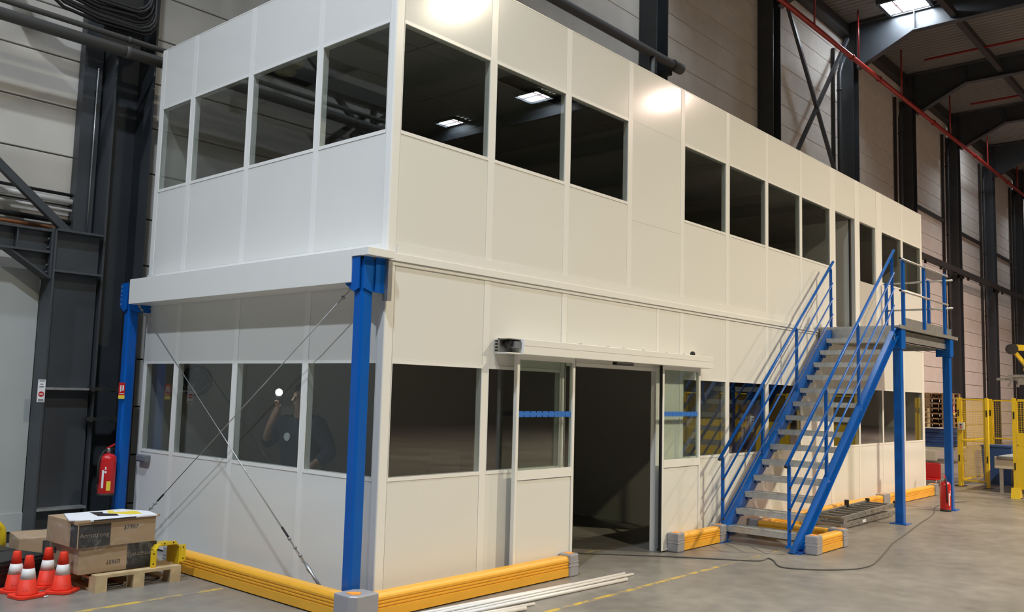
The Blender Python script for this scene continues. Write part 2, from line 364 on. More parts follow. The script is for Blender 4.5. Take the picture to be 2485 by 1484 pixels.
for z, r, m_, lab in ((4.03, .02, 'cable', 'thin black conduit, topmost of the wall pipes at left'), (3.95, .035, 'pvc', 'pale plastic pipe on the wall at left'), (3.84, .022, 'pvc', 'thin pale pipe sagging along the wall at left'),
                    (3.70, .032, 'cable', 'black pipe on the wall above the portal beam'), (3.61, .022, 'copper', 'brown pipe on the wall just above the portal beam')):
    tag(MB().tube([(-9, 5.22, z+.01), (-4, 5.22, z-.02), (-2, 5.22, z), (-.52, 5.22, z-.01)], r, 8).build('wall_pipe', m_), lab, 'pipe', 'pipes along the wall at left')
t = thing('portal_frame', 'dark steel portal frame with knee bracket left of the column', 'frame', (0, 4.9, 0))
MB().box(-.86, -.84, -.16, .16, 0, 3.5).build('flange', 'steel', t); MB().box(-.84, -.30, -.01, .01, 0, 3.5).build('web', 'steel', t)
MB().box(-.84, -.3, -.16, .16, 3.5, 3.525).build('top_plate', 'steel', t)
MB().box(-.84, -.3, -.16, .0, 3.03, 3.055).build('stiffener', 'steel', t); MB().box(-.84, -.3, -.16, 0, 1.70, 1.725).build('stiffener', 'galv', t); MB().box(-.84, -.3, -.16, 0, .36, .385).build('stiffener', 'galv', t)
bm_ = MB().box(-9, -.87, -.12, .12, 3.48, 3.505).box(-9, -.87, -.12, .12, 3.235, 3.26); bm_.build('beam_flange', 'steel', t)
MB().box(-9, -.87, -.008, .008, 3.26, 3.48).build('beam_web', 'steel', t); MB().box(-.885, -.862, -.13, .13, 2.95, 3.53).build('end_plate', 'steel', t)
MB().hexa([(-1.32, -.1, 3.235), (-.885, -.1, 2.96), (-.885, -.1, 2.985), (-1.32, -.1, 3.26)], [(-1.32, .1, 3.235), (-.885, .1, 2.96), (-.885, .1, 2.985), (-1.32, .1, 3.26)]).build('knee_flange', 'steel', t)
MB().prism([(-1.32, 3.24), (-.885, 2.97), (-.885, 3.24)], 'y', -.006, .006).build('knee_web', 'steel', t)
MB().box(-1.24, -1.225, -.1, .1, 3.26, 3.48).build('stiffener', 'steel', t)
for z in (3.4, 3.3, 3.1, 3.02): MB().ball((-.9, -.08, z), .018, 1).build('bolt', 'steel', t)
for z, lab in ((1.70, 'upper rusty clamp band round the dark column at left'), (1.35, 'lower rusty clamp band round the dark column at left')):
    tag(MB().box(-.36, .02, 4.74, 4.82, z, z+.035).box(-.34, -.3, 4.72, 4.84, z-.01, z+.045).box(-.06, -.02, 4.72, 4.84, z-.01, z+.045).build('clamp_band', 'steel2'), lab, 'clamp')
t = thing('sheet_door', 'pale grey sheet door filling the portal at the left edge', 'door', (0, 5.08, 0))
MB().box(-7, -.86, 0, .03, .12, 3.06).build('sheet', 'sheet', t); MB().box(-7, -.86, -.02, .0, .12, .32).build('bottom_rail', 'sheet', t)
for x in (-1.9, -2.9, -3.9): MB().box(x, x+.02, -.006, 0, .34, 3.06).build('seam', 'sheet', t)
MB().box(-7, -.84, -.02, .03, 0, .10).build('seal', 'rubber', t)
# paper notice on portal post
t = thing('notice', 'white paper notice with red stop mark on the dark portal post', 'sign', (-.885, 4.735, 1.56))
MB().box(-.04, .04, 0, .002, 0, .25).build('sheet', 'paper', t)
MB().prism([(.03*math.cos(a*PI/8), .09+.03*math.sin(a*PI/8)) for a in range(16)], 'y', -.002, 0).build('red_disc', 'redx', t)
MB().box(-.018, .018, -.003, -.002, .083, .097).build('white_bar', 'paper', t)
for z, wd in ((.235, .06), (.2, .03), (.17, .05), (.03, .055), (.015, .06)): MB().box(-wd/2, wd/2, -.0015, 0, z-.004, z+.004).build('print_line', 'ink', t)
# truss high on the wall at left (seen mirrored in the upper office windows)
t = thing('wall_truss', 'dark steel truss along the wall left of the frame, mirrored in the upper windows', 'truss', (0, 4.75, 0))
MB().box(-9, -1.75, -.1, .1, 6.13, 6.33).build('top_chord', 'steel2', t)
for a, c in (((-2.0, 0, 6.92), (-3.45, 0, 5.66)), ((-3.5, 0, 5.74), (-5.0, 0, 6.92)), ((-3.64, 0, 6.15), (-3.64, 0, 5.6))): MB().bar(a, c, .07, .07).build('diagonal', 'steel2', t)
MB().prism([(-3.22, 5.6), (-3.38, 5.76), (-3.62, 5.86), (-3.72, 5.72), (-3.66, 5.3), (-3.3, 5.35)], 'y', -.03, .03).build('gusset', 'steel2', t)
MB().box(-9, -2.95, -.05, .2, 7.14, 7.9).build('upper_girder', 'steel2', t)

# ================================================================ THE OFFICE
OF = thing('modular_office', 'two-storey white panel office with glazed upper and lower window rows', 'building')
TH = .06
ZL0, ZL1, ZU0, ZU1, ZT = 1.067, 2.022, 4.045, 5.005, 5.727
def fbox(side, u0, u1, d0, d1, z0, z1, bev=0):   # side R: u=x, depth=+y ; side L: u=y, depth=+x
    return MB().box(u0, u1, d0, d1, z0, z1, bev) if side == 'R' else MB().box(d0, d1, u0, u1, z0, z1, bev)
def ring(side, u0, u1, z0, z1, a0, a1, b0, b1, d0, d1):   # one-piece rectangular frame
    m = MB(); P = lambda u, z, d: (u, d, z) if side == 'R' else (d, u, z)
    V = [[m.bm.verts.new(P(u, z, d)) for u, z in ((u0,z0),(u1,z0),(u1,z1),(u0,z1),(a0,b0),(a1,b0),(a1,b1),(a0,b1))] for d in (d0, d1)]
    for i in range(4):
        j = (i+1) % 4
        for q in V: m.bm.faces.new((q[i], q[j], q[j+4], q[i+4]))
        m.bm.faces.new((V[0][i], V[0][j], V[1][j], V[1][i])); m.bm.faces.new((V[0][i+4], V[0][j+4], V[1][j+4], V[1][i+4]))
    return m
def panel(side, u0, u1, z0, z1): fbox(side, u0+.001, u1-.001, 0, TH, z0+.001, z1-.001).build('wall_panel', 'panel', OF)
def mull(side, c, wd, z0, z1): fbox(side, c-wd/2, c+wd/2, -.003, TH+.006, z0, z1).build('mullion', 'alu', OF)
def window(side, u0, u1, z0, z1, pn='glass'):
    e = .032
    f = ring(side, u0-.001, u1+.001, z0-e, z1+e, u0+.004, u1-.004, z0, z1, -.005, TH+.005).build('window', 'alu', OF)
    fbox(side, u0+.004, u1-.004, .004, .010, z0, z1).build('pane', pn, f)
def bay(side, u0, u1, z0, z1, w0=None, w1=None):
    if w0 is None: panel(side, u0, u1, z0, z1)
    else: panel(side, u0, u1, z0, w0-.032); window(side, u0, u1, w0, w1); panel(side, u0, u1, w1+.032, z1)
ZB, ZT1, ZF2 = .02, 2.855, 3.05
# left facade
LM = [(1.083, .082), (2.267, .082), (3.4415, .085), (4.169, .09)]
LB = [(.082, 1.042), (1.124, 2.226), (2.308, 3.399), (3.484, 4.124)]
for u0, u1 in LB:
    bay('L', u0, u1, ZB, ZT1, ZL0, ZL1); bay('L', u0, u1, ZF2, ZT, ZU0, ZU1)
for c, wd in LM: mull('L', c, wd, ZB, ZT1); mull('L', c, wd, ZF2, ZT)
fbox('L', .085, 4.214, 0, TH, ZT1, ZF2).build('floor_band', 'alu', OF)
# right facade, lower storey
RLW = [(.098, 1.212), (1.30, 2.40), (4.878, 5.982), (6.079, 7.18), (7.276, 8.395), (9.69, 10.84), (10.90, 12.02), (12.085, 13.21), (13.30, 14.37)]
for u0, u1 in RLW: bay('R', u0, u1, ZB, ZT1, ZL0, ZL1)
panel('R', 4.30, 4.79, ZB, ZT1); panel('R', 8.48, 9.60, ZB, ZT1)
panel('R', 2.50, 4.25, 2.14, ZT1); fbox('R', 2.47, 4.28, -.005, TH+.02, 2.10, 2.14).build('door_head', 'alu', OF)
for c, wd in ((1.256, .085), (2.45, .09), (4.275, .05), (4.834, .085), (6.03, .095), (7.228, .095), (8.437, .085), (9.645, .09), (10.87, .06), (12.05, .06), (13.255, .09), (14.44, .14)):
    mull('R', c, wd, ZB if c not in (2.45, 4.275) else 0, ZT1)
# corner posts
MB().box(-.007, .095, -.007, .082, 0, ZT, .012).build('corner_post', 'alu', OF)
# right facade, upper storey
RUW = [(.094, 1.209), (1.30, 2.402), (2.492, 3.594), (4.876, 5.98), (6.078, 7.188), (7.275, 8.395), (8.478, 9.60), (12.10, 13.188), (13.302, 14.40)]
for u0, u1 in RUW: bay('R', u0, u1, ZF2, ZT, ZU0, ZU1)
panel('R', 3.685, 4.785, ZF2, ZU0-.2); panel('R', 3.685, 4.785, ZU0-.2, ZU1+.03); panel('R', 3.685, 4.785, ZU1+.03, ZT)
for c, wd in ((1.2545, .09), (2.447, .09), (3.64, .092), (4.83, .092), (6.03, .097), (7.231, .087), (8.437, .083), (9.723, .245), (10.833, .205), (11.957, .285), (13.245, .113), (14.457, .115)):
    mull('R', c, wd, ZF2, ZT)
for u0, u1 in ((9.846, 10.73), (10.936, 11.813)): panel('R', u0, u1, ZU1+.02, ZT)
w_ = fbox('R', 10.936, 11.813, .01, .05, 3.0, 3.95).build('door_panel', 'inner', OF)
f_ = MB().box(10.936, 10.975, 0, .06, 3.95, ZU1+.02).box(11.774, 11.813, 0, .06, 3.0, ZU1+.02).build('window', 'alu', OF); fbox('R', 10.975, 11.774, .03, .036, 3.95, ZU1+.02).build('pane', 'glass', f_)
# trims between storeys and top capping
fbox('R', .0, 14.515, 0, TH, ZT1, ZF2-.0).build('floor_band', 'alu', OF)
MB().box(-.285, .0, -.10, -.002, 2.895, 2.960, .002).build('floor_trim_end', 'alu', OF); MB().box(.0, 14.515, -.028, 0, 2.895, 2.960, .002).build('floor_trim', 'alu', OF)
MB().box(0, 14.515, -.012, 0, 2.86, 2.893).build('floor_trim', 'alu', OF)
MB().box(.1, 14.515, -.016, 0, 2.962, 3.045).build('skirting_rail', 'alu', OF)
MB().box(-.285, -.005, .0, .115, 2.897, 2.958, .002).build('beam_cover_end', 'alu', OF)
MB().box(-.285, -.005, .118, 4.07, 2.68, 2.958, .002).build('beam_cover', 'alu', OF)
MB().box(-.02, .0, .08, 4.21, 2.96, 3.045).build('skirting_rail', 'alu', OF)
for u0, u1, s in ((0, 14.515, 'R'), (0, 4.214, 'L')): fbox(s, u0, u1, -.002, .07, ZT-.0, ZT+.012).build('capping', 'alu', OF)
# body: rear and end walls, slabs, ceilings
MB().box(.06, 14.515, 4.15, 4.214, 0, ZT).build('rear_wall', 'inner', OF); MB().box(14.45, 14.515, .06, 4.15, 0, ZT).build('end_wall', 'panel', OF)
MB().box(.06, 14.45, .06, 4.15, 2.70, 2.96).build('upper_floor', 'inner_floor', OF); MB().box(.06, 14.45, .06, 4.15, 5.64, 5.70).build('roof_slab', 'tile', OF)
MB().box(6.0, 6.06, .06, 4.15, .0, 2.7).build('partition', 'inner', OF); MB().box(4.83, 4.88, .06, 4.15, 2.96, 5.4).build('partition', 'inner', OF)
MB().box(9.72, 9.77, 1.2, 4.15, 2.96, 5.4).build('partition', 'inner', OF); MB().box(9.65, 9.7, .06, 4.15, 0, 2.7).build('partition', 'inner', OF)
MB().box(.06, 6.0, 4.135, 4.15, 0, .1).build('skirting', 'alu', OF)
tm = MB().box(.012, 1.188, .012, 1.008, 0, .015).mesh('ceiling_tile', 'tile')
for i in range(12):
    for j in range(4):
        if (i, j) in ((0, 2), (2, 0)): continue
        link('ceiling_tile', tm, OF, (.07+1.2*i, .09+1.02*j, 5.42))
# open glazed door upstairs
t = thing('office_door', 'pale grey door leaf standing open inside the upper doorway', 'door', (10.71, .08, 2.97), 0)
MB().box(-.04, 0, 0, .86, .01, 2.03).build('leaf', 'alu', t); MB().box(-.05, .01, -.02, 0, .0, 2.05).build('hinge_edge', 'steel2', t)
MB().tube([(-.04, .78, 1.0), (-.10, .78, 1.0), (-.10, .66, 1.0)], .01, 6).build('handle', 'alum', t)
# ---------------------------------------------------------------- sliding door
t = thing('door_operator', 'white sliding door drive box above the dark doorway', 'door drive', (0, 0, 2.17))
MB().box(1.37, 5.24, -.05, -.01, 0, .145, .002).build('back_rail', 'alu', t)
MB().box(1.555, 5.24, -.225, -.055, 0, .148, .004).build('cover', 'alu', t)
MB().box(1.555, 5.24, -.2265, -.225, .083, .0845).build('cover_seam', 'greyp', t)
MB().box(1.37, 1.555, -.20, -.05, 0, .012).build('profile_web', 'alu', t); MB().box(1.37, 1.555, -.07, -.05, .012, .145).build('profile_web', 'alum', t)
MB().box(1.37, 1.555, -.18, -.05, .135, .145).build('profile_web', 'alum', t)
MB().tube([(1.44, -.16, .1), (1.44, -.09, .1)], .033, 14).build('pulley', 'black', t); MB().box(1.46, 1.56, -.19, -.08, .055, .12).build('motor', 'grey', t)
for z in (.03, .06, .09, .12): MB().box(1.362, 1.37, -.05, -.02, z-.008, z+.008).build('profile_slot', 'black', t)
MB().box(3.12, 3.46, -.215, -.15, -.035, -.003, .01).build('sensor', 'black', t); MB().ball((4.85, -.15, .17), .033, 2).build('cable_gland', 'rubber', t)
for x in (2.6, 3.1, 3.4, 3.8, 4.3, 4.7): MB().box(x-.012, x+.012, -.12, -.1, .148, .165).build('screw_clip', 'greyp', t)
MB().tube([(2.02, -.2, .15), (2.1, -.22, .115), (2.18, -.2, .15)], .004, 5).build('wire', 'greyp', t)
def leaf(x0, x1, lab, left):
    t = thing('sliding_door_leaf', lab, 'door', (0, -.12, .015), 0, 'sliding door leaves')
    H = 2.16; s = .038
    m = MB().box(x0, x0+s, 0, .045, 0, H, .003).box(x1-s, x1, 0, .045, 0, H, .003).box(x0+s, x1-s, 0, .045, H-.05, H)
    m.box(x0+s, x1-s, 0, .045, .955, 1.045).box(x0+s, x1-s, 0, .045, 0, .03); m.build('frame', 'alu', t)
    MB().box(x0+s+.003, x1-s-.003, .010, .036, .033, .948).build('lower_panel', 'panel', t)
    MB().box(x0+s, x1-s, .008, .010, .948, .955).build('panel_seam', 'greyp', t)
    MB().box(x0+s, x1-s, .02, .026, 1.045, H-.05).build('pane', 'glass2', t)
    n = 9; wd = (x1-x0-2*s)/n
    for i in range(n):
        MB().box(x0+s+i*wd+.006, x0+s+(i+1)*wd-.006, .018, .0195, 1.555, 1.612).build('tape_mark', 'tape', t)
        MB().box(x0+s+i*wd-.006, x0+s+i*wd+.006, .018, .0195, 1.572, 1.595).build('tape_mark', 'tape', t)
    e = x1 if left else x0-.012
    MB().box(e, e+.012, .005, .04, 0, H).build('rubber_edge', 'rubber', t)
    xh = x1-.07 if left else x0+.05
    if left: MB().box(x1-.11, x1-.095, .05, .06, 1.05, H).build('rear_profile', 'alum', t)
leaf(1.585, 2.505, 'sliding door leaf left of the dark doorway, glass above white panel', True)
leaf(4.215, 5.105, 'sliding door leaf right of the dark doorway, glass above white panel', False)
# junction box on left facade
t = thing('junction_box', 'small grey box on the panel below the leftmost lower window', 'box', (-.002, 4.0, .925))
MB().box(-.06, 0, -.115, .115, 0, .078, .008).build('body', 'grey', t); MB().box(-.066, -.058, -.095, .095, .012, .066, .003).build('lid', 'grey', t)
for y in (-.085, .085): MB().ball((-.066, y, .06), .006, 1).build('screw', 'alum', t)

# ================================================================ BLUE STEELWORK
def post(x, y, lab, h=2.66, far=False):
    t = thing('support_post', lab, 'post', (x, y, 0), 0, 'blue posts carrying the upper storey')
    s = .06; c = .018
    MB().prism([(-s+c,-s),(s-c,-s),(s,-s+c),(s,s-c),(s-c,s),(-s+c,s),(-s,s-c),(-s,-s+c)], 'z', .012, h+.22).build('shaft', 'blue', t)
    MB().box(-.11, .11, -.11, .11, 0, .012).build('base_plate', 'blue', t)
    br = MB(); br.prism([(.07, h-.04), (.15, h+.01), (.15, h+.255), (.14, h+.265), (.06, h+.265), (.06, h-.04)], 'x', -s-.012, -s).build('side_plate', 'blue', t)
    MB().prism([(-.062, h-.03), (.03, h-.06), (.075, h-.045), (.075, h+.20), (.045, h+.20), (.02, h+.235), (-.062, h+.235)], 'y', -s-.014, -s-.002).build('bracket_plate', 'blue', t)
    MB().prism([(.05, h-.06), (.17, h-.06), (.205, h-.045), (.205, h+.21), (.17, h+.235), (.05, h+.235)], 'y', -s-.030, -s-.018).build('side_plate', 'blue', t)
    MB().prism([(-.04, h-.03), (.03, h-.06), (.06, h-.03), (.06, h+.27), (-.04, h+.27)], 'x', -s-.024, -s-.012).build('bracket_plate', 'blue', t)
    for z in (.03, .08, .13, .18, .23):
        MB().tube([(-s-.013, .115, h+z), (-s-.02, .115, h+z)], .008, 8).build('bolt', 'galv', t)
        if z in (.03, .13, .23): MB().tube([(.175, -s-.030, h+z-.04), (.175, -s-.042, h+z-.04)], .011, 8).build('bolt', 'galv', t)
    return t
post(-.19, .06, 'blue steel post at the near corner of the white office')
post(-.18, 4.20, 'blue steel post at the far left end of the white office')
tag(MB().box(-.045, .0, -.075, -.012, 2.54, 2.885).build('beam_end', 'alum'), 'dark edged beam end stub behind the near blue post bracket', 'beam')
def cable(a, b, lab, n0, n1):
    t = thing('brace_cable', lab, 'cable', (0, 0, 0), 0, 'crossed bracing cables on the left facade')
    a, b = Vector(a), Vector(b); d = (b-a).normalized()
    MB().tube([a, b], .005, 6).build('wire_rope', 'wire', t)
    L = (b-a).length
    for s in n0+[L-q for q in n1]:
        p = a+d*s; MB().tube([p-d*.012, p+d*.012], .014, 8).build('rope_clip', 'galv', t); MB().tube([p+Vector((-.02, 0, .012)), p+Vector((.02, 0, -.005))], .005, 6).build('clip_bolt', 'galv', t)
    for e, sg in ((a, -1), (b, 1)):
        pass
    p = b-d*.30; MB().tube([p, p+d*.10, p+d*.16, p+d*.30], [.008, .02, .012, .014], 8).build('turnbuckle', 'galv', t)
    q = b-d*.72; MB().tube([q, q+d*.14], .010, 7).build('sleeve', 'rubber', t)
    q = a+d*.0; MB().tube([a, a+d*.05], .012, 6).build('eye', 'galv', t)
cable((-.15, .20, 2.70), (-.15, 3.86, .24), 'bracing cable from the near post top down to the far corner', [.10, .22], [.42, .52])
cable((-.15, 4.13, 2.70), (-.15, .52, .14), 'bracing cable from the far post top down behind the near barrier', [.06, .13], [.36, .46, .57])

# ---------------------------------------------------------------- stairs
ST = thing('staircase', 'blue steel staircase with grey metal treads up to the landing', 'stairs', (0, 0, 0))
X0, X1, ZTOP = 5.55, 9.05, 2.975
NT = 14; rise = ZTOP/(NT+1); run = (X1-X0)/NT
sl = ZTOP/(X1-X0+run)
def stringer(y):
    o = MB(); dx = .24
    xa = 5.52; ang = math.atan2(rise, run); d = Vector((math.cos(ang), 0, math.sin(ang))); nrm = Vector((-math.sin(ang), 0, math.cos(ang)))
    def ln(off): # line point at floor & top for offset along normal
        P = Vector((X0+.02, 0, .10))+nrm*off
        lo = P - d*((P.z-.012)/d.z); hi = P + d*((2.93-P.z)/d.z); return lo, hi
    t0, t1 = ln(.075); b0, b1 = ln(-.085)
    sgn = -1 if y < -.7 else 1
    m = MB().prism([(b0.x, b0.z), (b1.x, b1.z), (t1.x, t1.z), (t0.x, t0.z)], 'y', y-.005, y+.005)
    for (p0, p1, q) in ((t0, t1, -1), (b0, b1, 1)):
        i0, i1 = p0+nrm*q*.012, p1+nrm*q*.012
        m.hexa([(p0.x, y, p0.z), (p1.x, y, p1.z), (i1.x, y, i1.z), (i0.x, y, i0.z)], [(p0.x, y+sgn*.07, p0.z), (p1.x, y+sgn*.07, p1.z), (i1.x, y+sgn*.07, i1.z), (i0.x, y+sgn*.07, i0.z)])
    s = m.build('stringer', 'blue', ST)
    MB().box(b0.x-.22, b0.x+.06, y-.03 if sgn > 0 else y-.12, y+.12 if sgn > 0 else y+.03, 0, .012).build('foot_plate', 'blue', s)
YL, YR = -.24, -1.17
stringer(YL); stringer(YR)
for i in range(NT):
    z = rise*(i+1); x = X0+run*i
    tr = MB().box(x, x+.26, YR+.008, YL-.008, z-.068, z).build('tread', 'galv2', ST)
    MB().box(x-.002, x+.03, YR+.008, YL-.008, z, z+.003).build('nosing', 'galv', tr)
    for y in (YR+.012, YL-.018): MB().box(x+.05, x+.2, y, y+.006, z-.11, z-.068).build('bracket', 'blue', tr)
    for q in (.08, .19): MB().tube([(x+q, YR-.006, z-.085), (x+q, YR-.016, z-.085)], .009, 6).build('bolt', 'galv', tr)
def handrail(y, xs, end):
    t = thing('stair_railing', 'blue sloping tube railing on the %s of the stairs' % end, 'railing', (0, 0, 0), 0, 'stair railings')
    k = rise/run
    zz = lambda x, h: (x-5.35)*.80+h+.0
    top = lambda x: 1.005+(x-(5.40 if y > -.7 else 5.17))*.80
    MB().tube([(xs[0]-.09, y, top(xs[0]-.09)), (xs[-1]+.10, y, top(xs[-1]+.10))], .0215, 10).build('top_rail', 'blue', t)
    MB().tube([(xs[0]-.093, y, top(xs[0]-.093)), (xs[0]-.085, y, top(xs[0]-.085))], .0225, 10).build('end_cap', 'black', t)
    for off in (.30, .55, .80):
        a = xs[0]-.02
        o = MB().tube([(a, y-.02, top(a)-off), (xs[-1]+.03, y-.02, top(xs[-1]+.03)-off)], .0135, 8).build('rail', 'blue', t)
        MB().tube([(a-.005, y-.02, top(a)-off-.004), (a+.003, y-.02, top(a)-off+.002)], .0145, 8).build('end_cap', 'black', o)
    for i, x in enumerate(xs):
        zb = max(.05, (x-X0)*k+.12) if i else .10
        MB().bar((x, y, zb), (x, y, top(x)-.06), .04, .022, (1,0,0)).build('post', 'blue', t)
        MB().bar((x, y, top(x)-.06), (x-.025, y, top(x)-.03), .03, .02, (1,0,0)).build('post_head', 'blue', t)
        MB().box(x-.05, x+.05, y-.03, y+.03, zb-.02, zb+.006).build('post_foot', 'blue', t)
handrail(-.21, [5.52, 6.65, 7.78, 9.10], 'office wall side')
handrail(-1.20, [5.28, 6.40, 7.55, 8.98], 'aisle side')
# landing
LD = thing('landing_platform', 'grey grated landing on blue posts at the top of the stairs', 'platform', (0, 0, 0))
MB().box(9.04, 12.12, -1.27, -.035, 2.945, 2.975).build('deck', 'galv2', LD)
MB().box(9.04, 12.12, -1.29, -1.27, 2.93, 2.985).build('deck_edge', 'galv', LD)
MB().box(9.04, 9.06, -1.2, -.05, 2.74, 2.945).build('end_beam', 'galv', LD)
MB().box(9.3, 11.95, -1.20, -1.19, 2.74, 2.93).box(9.3, 11.95, -1.20, -1.14, 2.74, 2.752).box(9.3, 11.95, -1.2, -1.14, 2.918, 2.93).build('side_beam', 'galv', LD)
MB().box(9.1, 11.95, -.10, -.04, 2.74, 2.93).build('side_beam', 'galv', LD); MB().box(11.9, 11.96, -1.2, -.05, 2.74, 2.93).build('end_beam', 'galv', LD)
for i in range(5): MB().box(9.6+.5*i, 9.64+.5*i, -1.18, -.1, 2.8, 2.93).build('joist', 'galv', LD)
for px, py in ((9.20, -1.20), (11.75, -1.20)):
    p = MB().prism([(px-.06, py-.05), (px-.05, py-.06), (px+.05, py-.06), (px+.06, py-.05), (px+.06, py+.05), (px+.05, py+.06), (px-.05, py+.06), (px-.06, py+.05)], 'z', .012, 2.93).build('post', 'blue', LD)
    MB().box(px-.12, px+.12, py-.12, py+.12, 0, .014).build('base_plate', 'blue', p)
    MB().prism([(px-.06, 2.62), (px+.075, 2.62), (px+.13, 2.66), (px+.13, 2.93), (px-.06, 2.93)], 'y', py-.075, py-.061).build('bracket', 'blue', p)
    MB().prism([(py-.07, 2.62), (py+.16, 2.62), (py+.16, 2.92), (py-.07, 2.92)], 'x', px-.075, px-.061).build('bracket', 'blue', p)
GR = thing('landing_railing', 'guard railing with blue posts and grey rails around the landing', 'railing', (0, 0, 0))
for (px, py, z1) in ((9.42, -1.22, 4.06), (10.46, -1.22, 4.06), (11.60, -1.22, 4.07), (12.05, -.09, 4.02), (12.05, -.83, 4.02)):
    MB().box(px-.035, px+.035, py-.02, py+.02, 2.975, z1).build('post', 'blue', GR)
for z in (4.02, 3.52):
    MB().tube([(9.18, -1.26, z), (11.66, -1.26, z)], .017, 8).build('rail', 'galv', GR); MB().tube([(9.165, -1.26, z), (9.185, -1.26, z)], .019, 8).build('end_cap', 'black', GR)
    MB().tube([(12.05, -.04, z-.02), (12.05, -1.24, z-.02)], .017, 8).build('rail', 'galv', GR)
MB().box(9.45, 11.65, -1.205, -1.2, 2.98, 3.13).build('toe_board', 'galv', GR); MB().box(12.05, 12.055, -1.2, -.05, 2.98, 3.13).build('toe_board', 'galv', GR)

# ================================================================ YELLOW BARRIERS
BH = .20
def ribprof(w):   # cross-section (across, z) with three ribs on both flanks
    p = [(-w, .012), (-w, .085)]; 
    for i in range(3):
        z = .088+.026*i; p += [(-w+.008, z), (-w+.008, z+.005), (-w, z+.011), (-w, z+.022)]
    p += [(-w, .168), (-w+.006, .182), (-w+.02, BH), (w-.02, BH), (w-.006, .182), (w, .168)]
    for i in (2, 1, 0):
        z = .088+.026*i; p += [(w, z+.022), (w, z+.011), (w-.008, z+.005), (w-.008, z)]
    return p+[(w, .085), (w, .012)]
def rail(axis, a0, a1, c, parent, w=.06):
    if axis == 'x': return MB().prism([(c+u, z) for u, z in ribprof(w)], 'x', a0, a1).build('rail', 'yellow', parent)
    return MB().prism([(c+u, z) for u, z in ribprof(w)], 'y', a0, a1).build('rail', 'yellow', parent)
def capblock(parent, x0, x1, y0, y1, tab):
    o = MB().box(x0, x1, y0, y1, 0, BH+.022, .016).build('end_block', 'greyp', parent)
    MB().box(*tab, BH+.015, BH+.0245, .002).build('reflector', 'orange', o)
    MB().box(x0-.003, x1+.003, y0-.003, y1+.003, .10, .112, .003).build('moulding', 'greyp', o); MB().box(x0-.003, x1+.003, y0-.003, y1+.003, .14, .148, .003).build('moulding', 'greyp', o)
t = thing('guard_barrier', 'long yellow barrier along the left facade below the cables', 'barrier', (0, 0, 0), 0, 'yellow floor barriers')
rail('y', -.10, 2.55, -.34, t); capblock(t, -.42, -.26, 2.55, 2.70, (-.39, -.29, 2.57, 2.66))
t = thing('barrier_corner_post', 'grey barrier corner block with orange tab at the bottom edge', 'barrier', (0, 0, 0))
o = MB().prism([(-.44, -.04), (-.44, -.23), (-.395, -.28), (-.18, -.28), (-.18, -.10), (-.25, -.04)], 'z', 0, BH+.02).build('body', 'greyp', t)
bv = o.modifiers.new('bevel', 'BEVEL'); bv.width = .012; bv.segments = 3
MB().prism([(-.385, -.13), (-.385, -.20), (-.345, -.235), (-.285, -.19), (-.34, -.125)], 'z', BH+.018, BH+.026).build('reflector', 'orange', t)
MB().prism([(-.435, -.09), (-.435, -.222), (-.387, -.275), (-.23, -.275), (-.23, -.25), (-.375, -.25), (-.41, -.21), (-.41, -.09)], 'z', .13, .145).build('moulding', 'greyp', t)
t = thing('guard_barrier', 'yellow barrier in front of the window beside the sliding door', 'barrier', (0, 0, 0), 0, 'yellow floor barriers')
rail('x', -.20, 2.29, -.19, t); capblock(t, 2.285, 2.43, -.265, -.115, (2.32, 2.40, -.23, -.15))
t = thing('guard_barrier', 'short yellow barrier between the doorway and the stairs', 'barrier', (0, 0, 0), 0, 'yellow floor barriers')
rail('x', 4.50, 5.38, -.19, t); capblock(t, 4.34, 4.50, -.265, -.115, (4.37, 4.46, -.23, -.15)); capblock(t, 5.38, 5.53, -.265, -.115, (5.41, 5.50, -.23, -.15))
t = thing('guard_barrier', 'short yellow barrier in the aisle beside the stair foot', 'barrier', (0, 0, 0), 0, 'yellow floor barriers')
rail('x', 5.64, 6.30, -1.38, t); capblock(t, 5.47, 5.64, -1.455, -1.305, (5.50, 5.60, -1.42, -1.34)); capblock(t, 6.30, 6.45, -1.455, -1.25, (6.34, 6.42, -1.42, -1.34))
t = thing('guard_barrier', 'yellow barrier crossing under the stairs to the office wall', 'barrier', (0, 0, 0), 0, 'yellow floor barriers')
rail('y', -1.25, -.30, 6.38, t); capblock(t, 6.30, 6.46, -.30, -.14, (6.34, 6.42, -.26, -.18))
t = thing('guard_barrier', 'long yellow barrier along the office wall behind the ladder', 'barrier', (0, 0, 0), 0, 'yellow floor barriers')
rail('x', 6.46, 11.12, -.24, t); capblock(t, 11.12, 11.44, -.315, -.165, (11.2, 11.3, -.28, -.2))
t = thing('guard_barrier', 'yellow barrier along the office wall behind the landing posts', 'barrier', (0, 0, 0), 0, 'yellow floor barriers')
rail('x', 11.44, 14.05, -.24, t); capblock(t, 14.05, 14.25, -.315, -.165, (14.1, 14.2, -.28, -.2))

# ================================================================ SMALL THINGS
# floor markings
for a in ((.3, 3.95, -1.01, -.96, 'linemark', 'worn yellow line on the floor in front of the doorway'), (3.95, 6.4, -1.01, -.965, 'linefaint', 'faint yellow line on the floor before the stairs')):
    tag(MB().box(a[0], a[1], a[2], a[3], .0, .0015).build('floor_line', a[4]), a[5], 'marking')
tag(MB().box(-2.6, -.44, 1.50, 1.555, 0, .0015).build('floor_line', 'linemark'), 'worn yellow line on the floor below the pallet', 'marking')
tag(MB().box(2.7, 4.2, .45, .49, 0, .0015).build('floor_line', 'linefaint'), 'faint yellow line on the floor inside the doorway', 'marking')
